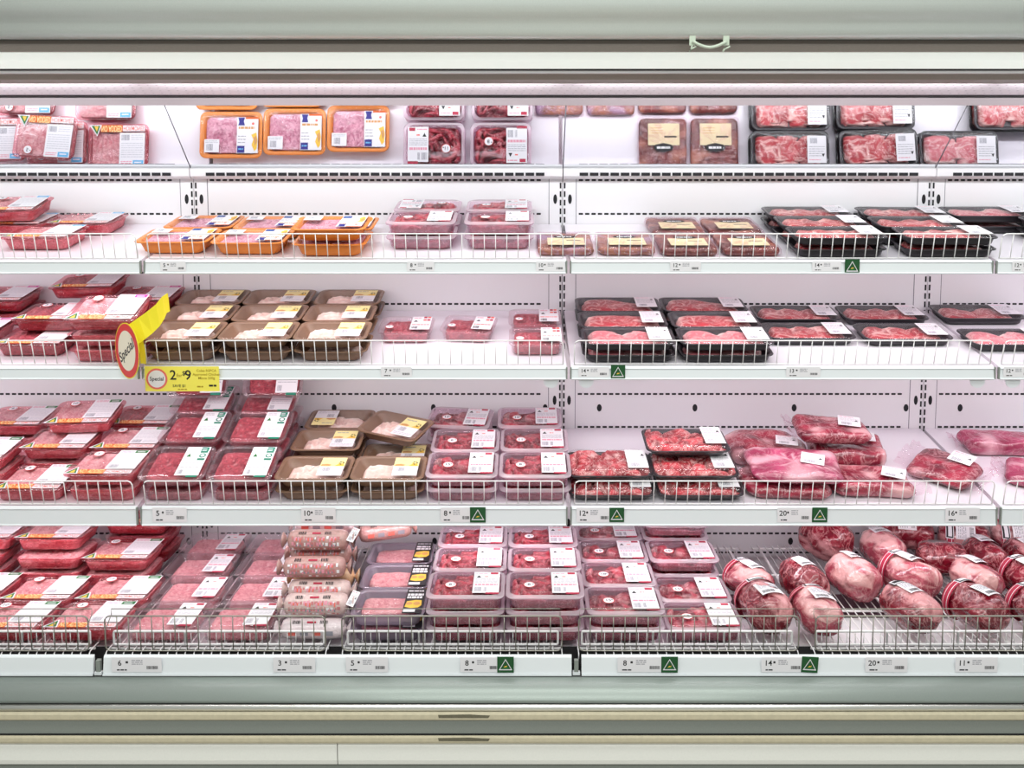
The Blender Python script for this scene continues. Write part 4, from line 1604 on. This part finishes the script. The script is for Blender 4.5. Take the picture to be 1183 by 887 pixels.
part('case_top', extrude([(-.56, 2.44), (.06, 2.44), (.06, 2.40), (-.56, 2.40)], MIDGREY))
part('case_back', extrude([(.032, .0), (.07, .0), (.07, 2.4), (.032, 2.4)], INNER))
mb = extrude([(-.20, zm1 + .03), (-.0, zm0 + .03), (.03, zm0 + .03), (.03, 2.4), (-.20, 2.4)], INNER)
part('canopy_box', mb)
for x0, x1 in ((XL - .04, XL), (XR, XR + .04)):
    mb = MB()
    mb.loft([[(x, p[0], p[1]) for p in ((.07, .0), (-.84, .0), (-.84, .37), (-.55, 1.1), (-.64, 2.42), (.07, 2.42))] for x in (x0, x1)], INNER, True, True, False)
    part('end_wall', mb)
# base: pan below the wire racks, price rails, bumper and kick panel
s_a = -.75 + hit(4, 900, 703, 0)[1]
part('tray_front_shade', extrude([(-.691, .30), (-.691, .391), (-.6885, .391), (-.6885, .30)], mat('shaded_tray_front', (60, 58, 60), .6)))  # thin dark sheet: paints the shade on the front tray's front face
part('front_tray', extrude([(-.688, .30), (-.688, .392), (s_a, .392), (s_a, .30)], WHITE))
part('gap_shade', extrude([(-.785, .30), (-.785, .345), (-.692, .345), (-.692, .30)], BLACK))  # seal black reused here to paint the shade in the gap behind the wire ends
part('fan_cavity_floor', extrude([(s_a + .002, .20), (-.002, .20), (-.002, .16), (s_a + .002, .16)], mat('fan_cavity_shade', (90, 60, 70), .6)))  # dark maroon colour stands in for the shade of the fan cavity
for xa, xb in BAYS:
    mb = extrude([(-.786, .3735), (-.796, .3735), (-.799, .378), (-.792, .418), (-.786, .4235)], RAILW, xa + .020, xb - .006)
    mb.add(extrude([(-.7992, .3735), (-.803, .3735), (-.803, .3775), (-.7992, .3775)], RAILW, xa + .020, xb - .006).v, extrude([(-.7992, .3735), (-.803, .3735), (-.803, .3775), (-.7992, .3775)], RAILW).f, RAILW)
    bpr = part('base_price_rail', mb)
    mb = MB()
    mb.box(xa + .001, xa + .012, -.797, -.786, .376, .412, MIDGREY)
    mb.box(xa - .003, xa + .016, -.799, -.788, .3735, .381, RAILW)
    part('rail_end_clip', mb, bpr)
part('front_shell', extrude([(-.786, .366), (-.806, .372), (-.826, .368), (-.846, .357), (-.858, .342), (-.861, .3365), (-.80, .30), (-.786, .30)], SHELLG, smooth=True))
part('black_seal', extrude([(-.80, .333), (-.858, .3355), (-.8605, .3325), (-.80, .327)], BLACK))
mb = MB()
mb.tube([(XL, -.862, .3255), (XR, -.862, .3255)], .0082, CHROME, 14)
part('bumper_tube', mb)
bz = lambda py: zy(py, -.87)
bs1 = part('bumper_strip', extrude([(-.84, bz(832)), (-.870, bz(832)), (-.873, bz(830)), (-.873, bz(825)), (-.870, bz(822.5)), (-.84, bz(822.5))], BEIGE))
part('recessed_strip', extrude([(-.83, bz(849)), (-.866, bz(849)), (-.866, bz(832)), (-.83, bz(832))], MIDGREY))
part('black_seal', extrude([(-.83, bz(850)), (-.868, bz(850)), (-.868, bz(848.3)), (-.83, bz(848.3))], BLACK))
bs2 = part('bumper_strip', extrude([(-.84, bz(858.5)), (-.870, bz(858.5)), (-.872, bz(856)), (-.872, bz(852)), (-.870, bz(850)), (-.84, bz(850))], BEIGE))
xk = xy(390, 870, -.862)
for x0, x1 in ((XL, xk - .0012), (xk + .0012, XR)):
    part('kick_panel', extrude([(-.83, bz(885)), (-.862, bz(885)), (-.864, bz(880)), (-.864, bz(864)), (-.860, bz(859.2)), (-.83, bz(859.2))], KICK, x0, x1))
part('plinth', extrude([(-.82, .0), (-.85, .0), (-.85, bz(885.4)), (-.82, bz(885.4))], MIDGREY))
for py, Y, bs_ in ((827, -.873, bs1), (853.7, -.872, bs2)):
    z = zy(py, Y)
    mb = MB()
    x0, x1 = xy(506, py, Y), xy(566, py, Y)
    mb.loft([[(x0, Y - .0006, z + .003), (x0 + .002, Y - .0006, z - .005), (x1 - .004, Y - .0006, z - .005), (x1, Y - .0006, z + .0015), (x0 + .08, Y - .0006, z + .004)], [(x0, Y + .002, z + .003), (x0 + .002, Y + .002, z - .005), (x1 - .004, Y + .002, z - .005), (x1, Y + .002, z + .0015), (x0 + .08, Y + .002, z + .004)]], STAIN, True, True, False)
    part('scuff_mark', mb, bs_)

# ------------------------------------------------------------------ shelves with price rails and wire guards
RAILH = {1: .043, 2: .041, 3: .058}
NAME_BAY = ['far left', 'left', 'right', 'far right']
for sh in (1, 2, 3):
    yf, zf, a = SH[sh]
    for bi, (xa, xb) in enumerate(BAYS):
        xc = (xa + xb) / 2
        hw = .6185
        r = thing('display_shelf', f'white tilted {SHN[sh]} of the {NAME_BAY[bi]} bay with wire guard', 'shelf', shelf_matrix(sh) @ Matrix.Translation((xc, 0, 0)), 'display shelves')
        dep = DEPTH[sh] - .004
        mb = MB()
        mb.loft([[(x, -.008, -.018), (x, -.008, -.003), (x, -.006, 0), (x, dep, 0), (x, dep - .005, -.018)] for x in (-hw, hw)], SHELFW, True, True, False)
        part('shelf_plate', mb, r)
        for sd in (-1, 1):
            mb = MB()
            mb.loft([[(x, dep - .008, -.0185), (x, dep - .026, -.09), (x, .10, -.035), (x, .05, -.0185)] for x in (sd * (hw - .006), sd * (hw - .003))], WHITE, True, True, False)
            part('bracket', mb, r)
        rm = Matrix.Rotation(-a, 4, 'X')
        H = RAILH[sh]
        mb = MB()
        f = [(-.0085, -.001), (-.012, -.004), (-.015, -.008), (-.012, -.011), (-.016, -H + .006), (-.019, -H + .003), (-.017, -H), (-.0085, -H)]
        mb.loft([[tuple(rm @ Vector((x, p[0], p[1]))) for p in f] for x in (-hw + .002, hw - .002)], RAILW, True, True, False)
        rail = part('price_rail', mb, r)
        for sd in (-1, 1):
            mb = MB()
            mb.box(sd * (hw + .0005) - .0022, sd * (hw + .0005) + .0022, -.016, -.0088, -H * .95, -.004, MIDGREY, rm)
            part('rail_end', mb, rail)
        if sh == 2:
            for sd in (-1, 1):
                mb = MB()
                n = 20
                mb.loft([[tuple(rm @ Vector((sd * (hw - .045) + .022 * math.cos(2 * math.pi * k / n), yy, -H - .006 + .020 * math.sin(2 * math.pi * k / n)))) for k in range(n)] for yy in (-.008, -.005)], RAILW, True, True, False)
                if not (bi == 0 and sd > 0):
                    part('end_tab', mb, rail)
        g = part('wire_guard', MB(), r) if False else None
        mb = MB()
        gh, gs = .078, -.004
        gw = hw - .010
        mb.tube([(-gw, gs, .003), (-gw, gs, gh - .012), (-gw + .004, gs, gh - .004), (-gw + .012, gs, gh), (gw - .012, gs, gh), (gw - .004, gs, gh - .004), (gw, gs, gh - .012), (gw, gs, .003)], .0019, WIRE, 6)
        mb.tube([(-gw, gs, .004), (gw, gs, .004)], .0019, WIRE, 6)
        nb = 37
        for k in range(1, nb):
            x = -gw + 2 * gw * k / nb
            mb.tube([(x, gs, .004), (x, gs, gh)], .0014, WIRE, 5)
        part('wire_guard', mb, r)

# ------------------------------------------------------------------ bottom deck: wire racks and basket fronts
sb1, sb2 = hit(4, 900, 662, 0)[1], hit(4, 900, 703, 0)[1]
BPOS = ['leftmost', 'second from left', 'third from left', 'fourth from left', 'fifth from left', 'rightmost']
for k in range(-3, 3):
    x0, x1 = .625 * k + .014, .625 * k + .595
    nm = BPOS[k + 3]
    r = thing('wire_rack', f'white wire rack on the bottom deck, {nm} of six', 'wire rack', Matrix.Translation((0, -.75, .420)), 'wire racks on the bottom deck')
    mb = MB()
    n = 25
    for i in range(n + 1):
        x = x0 + (x1 - x0) * i / n
        mb.tube([(x, -.018, -.020), (x, -.017, -.005), (x, -.010, -.0016), (x, .655, -.0016)], .0018, WIRE, 5)
    part('wire_grille', mb, r)
    for s_ in (.012, sb2, sb1, .64):
        mb = MB()
        mb.tube([(x0 - .002, s_, -.0070), (x1 + .002, s_, -.0070)], .0034, WIRE, 6)
        part('cross_wire', mb, r)
    mb = MB()
    for x in (x0 + .03, (x0 + x1) / 2, x1 - .03):
        mb.box(x - .004, x + .004, .015, .64, -.015, -.0108, WIRE)
    part('support_bar', mb, r)
    r = thing('basket_front', f'wire basket front along the bottom deck edge, {nm} of six', 'basket guard', Matrix.Translation((0, -.766, .421)), 'wire basket fronts')
    zt = zy(711.5, -.766) - .421

    def rr(xa, xb, za, zb, y, rad, m, rw, n=6):
        p = []
        for (cx, cz, st) in ((xb - rad, zb - rad, 0), (xa + rad, zb - rad, 90), (xa + rad, za + rad, 180), (xb - rad, za + rad, 270)):
            for q in range(5):
                a = R(st + 22.5 * q)
                p.append((cx + rad * math.cos(a), y, cz + rad * math.sin(a)))
        p.append(p[0])
        mbx = MB()
        mbx.tube(p, rw, m, n, None, False)
        return mbx
    mb = rr(x0, x1, .001, zt, 0, .014, NICK, .0021)
    part('outer_frame', mb, r)
    mb = MB()
    nb = 19
    for i in range(1, nb):
        x = x0 + (x1 - x0) * i / nb
        mb.tube([(x, .002, .001), (x, .002, zt)], .0015, NICK, 5)
    part('upright_wire_grille', mb, r)
    zi0, zi1 = .0045, zy(729.5, -.742) - .421
    mb = MB()
    for (xa, xb) in ((x0 + .01, x0 + .20), (x0 + .2, x0 + .39), (x0 + .39, x1 - .01)):
        p = rr(xa, xb, zi0, zi1, .026, .004, WIRE, .0032)
        mb.add(p.v, p.f, WIRE, True)
        q = xa + .016
        while q < xb - .01:
            mb.tube([(q, .026, zi0), (q, .026, zi1)], .0012, WIRE, 5)
            q += .0225
    part('inner_frame', mb, r)
    mb = MB()
    zw = zy(704, -.74) - .421
    mb.tube([(x0 + .004, .002, zt - .03), (x0 + .004, .030, zt - .010), (x0 + .004, .030, zw), (x1 - .004, .030, zw), (x1 - .004, .030, zt - .010), (x1 - .004, .002, zt - .03)], .0012, NICK, 5)
    part('top_wire', mb, r)

# ------------------------------------------------------------------ price tickets and signs on the rails
def rail_M(sh, px, py, off=.0):
    Y = {1: SH[1][0] - .0145, 2: SH[2][0] - .0145, 3: SH[3][0] - .0150, 4: -.7985}[sh] - off
    tl = {1: 4, 2: 4, 3: 3, 4: -8}[sh]
    return Matrix.Translation((xy(px, py, Y), Y, zy(py, Y))) @ Matrix.Rotation(R(90 - (6 if sh < 4 else -8) * 0), 4, 'X')


def ticket_mesh(price, w, h, side, seed):
    mb = MB()
    panel(mb, -w / 2, w / 2, -h / 2, h / 2, LAB, .0006)
    mb.text(price, -w * .34 if side else -w * .34, h * .10, h * .52, .0009, INK)
    mb.quad(-w * .22, -w * .17, h * .10, h * .24, .0009, INK)
    bars(mb, -w * .40, -w * .2, -h * .42, -h * .28, .0009, INK, 1, seed, .6)
    bars(mb, -w * .10, w * .12, -h * .02, h * .36, .0009, GREY, 3, seed + 1, .4)
    barcode(mb, w * .2, w * .42, -h * .3, -h * .08, .0009, seed)
    return mb.mesh('price_ticket')


TK = [(1, 200, '5', .075), (1, 486, '8', .08), (1, 636, '10', .085), (1, 792, '12', .09), (1, 955, '14', .085), (1, 1185, '12', .08),
      (2, 458, '7', .09), (2, 686, '14', .09), (2, 928, '13', .10), (2, 1176, '12', .085),
      (3, 196, '5', .10), (3, 368, '10', .10), (3, 527, '8', .09), (3, 686, '12', .10), (3, 918, '20', .10), (3, 1112, '16', .10),
      (4, 158, '6', .13), (4, 340, '3', .11), (4, 424, '5', .11), (4, 556, '8', .11), (4, 740, '8', .12), (4, 904, '14', .11), (4, 1024, '20', .11), (4, 1128, '11', .11)]
WHR = {1: 'top shelf rail', 2: 'second shelf rail', 3: 'third shelf rail', 4: 'bottom rail'}
PYR = {1: 307.6, 2: 429.6, 3: 594.6, 4: 767.6}
HT = {1: .030, 2: .030, 3: .043, 4: .040}
EXTRA = {(4, 556): 'between the tubs', (4, 740): 'below the diced beef tubs', (1, 792): 'below the dark vacuum packs', (1, 1185): 'at the frame edge', (2, 1176): 'at the frame edge', (4, 424): 'below the chubs'}
TKM = mat('ticket_paper', (240, 240, 244), .5)
for i, (sh, px_, pr, w) in enumerate(TK):
    o = link('price_ticket', ticket_mesh(pr, w, HT[sh], 0, i), None, rail_M(sh, px_, PYR[sh], .0012))
    e = EXTRA.get((sh, px_), '')
    tag(o, f'small white price ticket reading {pr} on the {WHR[sh]}' + (' ' + e if e else ''), 'price ticket', 'price tickets')


def green_sign(s, seed):
    mb = MB()
    mb.box(-s, s, -s, s, 0, .0008, DGREEN)
    t = s * .82

    def tri(k, z, m, dy=-.10):
        mb.poly([(-t * k, -t * .78 * k + dy * t), (t * k, -t * .78 * k + dy * t), (0, t * .95 * k + dy * t)], z, m)
    tri(1, .0011, LAB, -.05)
    tri(.80, .0013, DGREEN, -.05)
    mb.poly([(-t * .52, -t * .6), (t * .52, -t * .6), (t * .26, -t * .22), (-.1 * t, -t * .34)], .0015, GREEN)
    mb.poly([(-t * .3, -t * .38), (-t * .02, -t * .12), (t * .14, -t * .2), (t * .26, -t * .02), (t * .2, -t * .28), (0, -t * .34)], .0017, GOLD)
    return mb.mesh('green_sign')


SG = [(1, 984.5, 8.5, 0, 'beside the 14 ticket on the top rail'), (2, 714, 8.2, 0, 'beside the 14 ticket on the second shelf rail'),
      (3, 552, 9, 0, 'beside the 8 ticket on the third shelf rail'), (3, 712.5, 8.5, 0, 'beside the 12 ticket on the third shelf rail'), (3, 947, 8.7, 0, 'beside the 20 ticket on the third shelf rail'),
      (4, 584, 9.5, 0, 'on the bottom rail below the strip beef tubs'), (4, 773.5, 9.5, 0, 'on the bottom rail below the diced beef tubs'), (4, 935.5, 9.5, -3, 'slightly tilted, on the bottom rail below the roasts')]
for i, (sh, px_, half, rot, txt) in enumerate(SG):
    sc_ = {1: 392, 2: 394, 3: 396, 4: 440}[sh]
    o = link('triangle_sign', green_sign(half / sc_, i), None, rail_M(sh, px_, PYR[sh] + (0 if sh > 1 else .2), .0020) @ Matrix.Rotation(R(rot), 4, 'Z'))
    tag(o, 'dark green square sign with white triangle ' + txt, 'sign', 'green triangle signs')

# yellow special ticket hanging on the second shelf rail
Yt = SH[2][0] - .0215
w_, h_ = (253 - 168) / 393.5, 29 / 393.5
r = thing('special_ticket', 'yellow special offer ticket reading 2 for $9 on the second shelf rail', 'price sign', Matrix.Translation((xy(210.5, 437.5, Yt), Yt, zy(437.5, Yt))) @ Matrix.Rotation(R(90), 4, 'X'))
mb = MB()
mb.box(-w_ / 2, w_ / 2, -h_ / 2, h_ / 2, 0, .0008, PALEYEL)
mb.text('2', -w_ * .12, .010, .040, .0012, INK)
mb.text('for', -w_ * .035, .010, .014, .0012, OCHRE)
mb.text('$', w_ * .025, .016, .018, .0012, INK)
mb.text('9', w_ * .082, .010, .040, .0012, INK)
mb.text('SAVE $1', -w_ * .04, -.021, .011, .0012, INK)
bars(mb, -w_ * .06, w_ * .06, -.033, -.029, .0012, OCHRE, 1, 3, .8)
for k, t in enumerate(('Coles RSPCA', 'Approved Chicken', 'Mince 500g')):
    mb.text(t, w_ * .33, .024 - k * .011, .0105, .0012, OCHRE)
bars(mb, w_ * .2, w_ * .28, -.026, -.020, .0012, OCHRE, 1, 5, .7)
bars(mb, w_ * .36, w_ * .46, -.024, -.016, .0012, INK, 1, 6, .7)
card = part('card', mb, r)
mb = MB()
cx, cy = -w_ * .34, 0
mb.disc(cx, cy, .0014, .031, SALMON, 36)
mb.disc(cx, cy, .0018, .0255, LAB, 36)
mb.text('Special', cx, cy, .0165, .0022, INK, wide=.040)
part('badge', mb, card)

# round wobbler sign on a yellow springy arm
Yw = SH[2][0] - .075
Mw = Matrix.Translation((xy(147, 405, Yw), Yw, zy(405, Yw))) @ Matrix.Rotation(R(-43), 4, 'Z') @ Matrix.Rotation(R(90), 4, 'X')
r = thing('wobbler_sign', 'round red-ringed Special wobbler sign on a bent yellow arm', 'sign', Mw)
mb = MB()
n = 40
RAD = .080
for rad, z, m in ((RAD, 0, YELLOW), (RAD * .965, .0013, REDRING), (RAD * .72, .0017, mat('sign_cream', (236, 228, 206), .5))):
    if z == 0:
        mb.loft([[(rad * math.cos(2 * math.pi * k / n), rad * math.sin(2 * math.pi * k / n), zz) for k in range(n)] for zz in (0, .001)], m, True, True, False)
    else:
        mb.disc(0, 0, z, rad, m, n)
mb.text('Special', 0, 0, .041, .0021, INK, rot=R(33), wide=None)
part('disc', mb, r)
inv = Mw.inverted()


def ribbon(pts, wid, m, up=Vector((0, 0, 1))):
    """strip of card following world points, wid wide along up"""
    mb = MB()
    P_ = [Vector(p) for p in pts]
    lo = []
    for i, p in enumerate(P_):
        t = (P_[min(i + 1, len(P_) - 1)] - P_[max(i - 1, 0)]).normalized()
        u = (up - t * up.dot(t)).normalized()
        nn = t.cross(u)
        w = wid[i] if isinstance(wid, list) else wid
        lo.append([tuple(inv @ (p + u * w / 2 * a + nn * .0005 * b)) for a, b in ((1, 1), (1, -1), (-1, -1), (-1, 1))])
    mb.loft(lo, m, True, True, False)
    return mb


def wp(px, py, Y):
    return (xy(px, py, Y), Y, zy(py, Y))


arm = [wp(152, 388, Yw + .008), wp(160, 382, Yw + .010), wp(168, 376, Yw + .018), wp(177, 368.5, Yw + .03), wp(185, 360, Yw + .05), wp(190, 352, Yw + .075), wp(195, 349, Yw + .10)]
part('arm', ribbon(arm, [.060, .060, .060, .058, .056, .056, .056], YELLOW), r)
part('clip', ribbon([wp(160, 380, Yw + .012), wp(163, 398, Yw + .030), wp(165, 410, Yw + .045), wp(165.5, 420, Yw + .0555)], .016, YELLOW, Vector((1, 0, 0))), r)

# night-blind pull handle under the canopy fascia
Yh = -.632
xa_, xb_ = xy(800, 50, Yh), xy(839, 50, Yh)
zt_, zb_ = zy(43, Yh), zy(60, Yh)
r = thing('blind_handle', 'translucent pale green pull handle under the canopy edge', 'handle', Matrix.Translation(((xa_ + xb_) / 2, Yh, zt_)))
HG = mat('handle_plastic', (196, 208, 190), .3, coat=.4)
hw_, hh_ = (xb_ - xa_) / 2, zt_ - zb_
for sd in (-1, 1):
    mb = MB()
    mb.box(sd * hw_ - .008, sd * hw_ + .008, .0, .006, -hh_ * .55, .004, HG)
    mb.tube([(sd * hw_, .002, -hh_ * .5), (sd * hw_ * .97 - .004, .0, -hh_ * .8), (sd * hw_ - .008, .0, -hh_ * 1.0)], .0028, HG, 6)
    mb.tube([(sd * hw_ - .004, .0, -hh_ * .82), (sd * hw_ + .010, .0, -hh_ * .62)], .0024, HG, 6)
    part('bracket', mb, r)
mb = MB()
mb.tube([(hw_ * t, -.004, -hh_ * (.28 + .42 * (1 - abs(t) ** 1.8))) for t in [-1 + k / 6 for k in range(13)]], .0042, HG, 8)
part('grip', mb, r)

# ------------------------------------------------------------------ the shop around it
mb = MB()
mb.box(-4, 4, -5, .6, -.05, 0, FLOORM)
struct('floor', mb.mesh('floor'))
mb = MB()
mb.box(-4, 4, .12, .22, 0, 3.3, INNER)
struct('wall_back', mb.mesh('wall_back'))


def area(name, x, y, z, sx, sy, rx, energy, col):
    l = bpy.data.lights.new(name, 'AREA')
    l.shape = 'RECTANGLE'
    l.size, l.size_y = sx, sy
    l.energy = energy
    l.color = col
    o = bpy.data.objects.new(name, l)
    o.location = (x, y, z)
    o.rotation_euler = (rx, 0, 0)
    COL.objects.link(o)
    return o


PINKL = (1.0, .915, .965)
for xa, xb in BAYS:
    xc = (xa + xb) / 2
    # canopy lamp, shining down and back
    area('canopy_lamp', xc, -.425, 1.925, 1.2, .03, R(38), 3.5, (.94, .97, 1.0))
    for sh, e in ((1, 1.75), (2, 1.9), (3, 2.15)):
        yf, zf, a = SH[sh]
        area('shelf_lamp', xc, yf + .035, zf - .045, 1.18, .02, R(30), e, PINKL)
for y, e in ((-1.7, 66), (-3.6, 110)):
    area('ceiling_lamp', 0, y, 3.25, 6.0, .5, 0, e, (.97, 1.0, .96))
w = bpy.data.worlds.new('world')
SC.world = w
w.use_nodes = True
w.node_tree.nodes['Background'].inputs[0].default_value = (.96, 1.0, .97, 1)
w.node_tree.nodes['Background'].inputs[1].default_value = .41

SC.view_settings.view_transform = 'Standard'
SC.view_settings.look = 'None'
SC.view_settings.gamma = 1.0
SC.view_settings.use_curve_mapping = False
SC.view_settings.exposure = 0.0
c = SC.cycles
c.use_denoising = True
c.max_bounces = 8
c.transparent_max_bounces = 24
c.glossy_bounces = 4
c.diffuse_bounces = 4
c.caustics_reflective = False
c.caustics_refractive = False
bpy.context.view_layer.update()
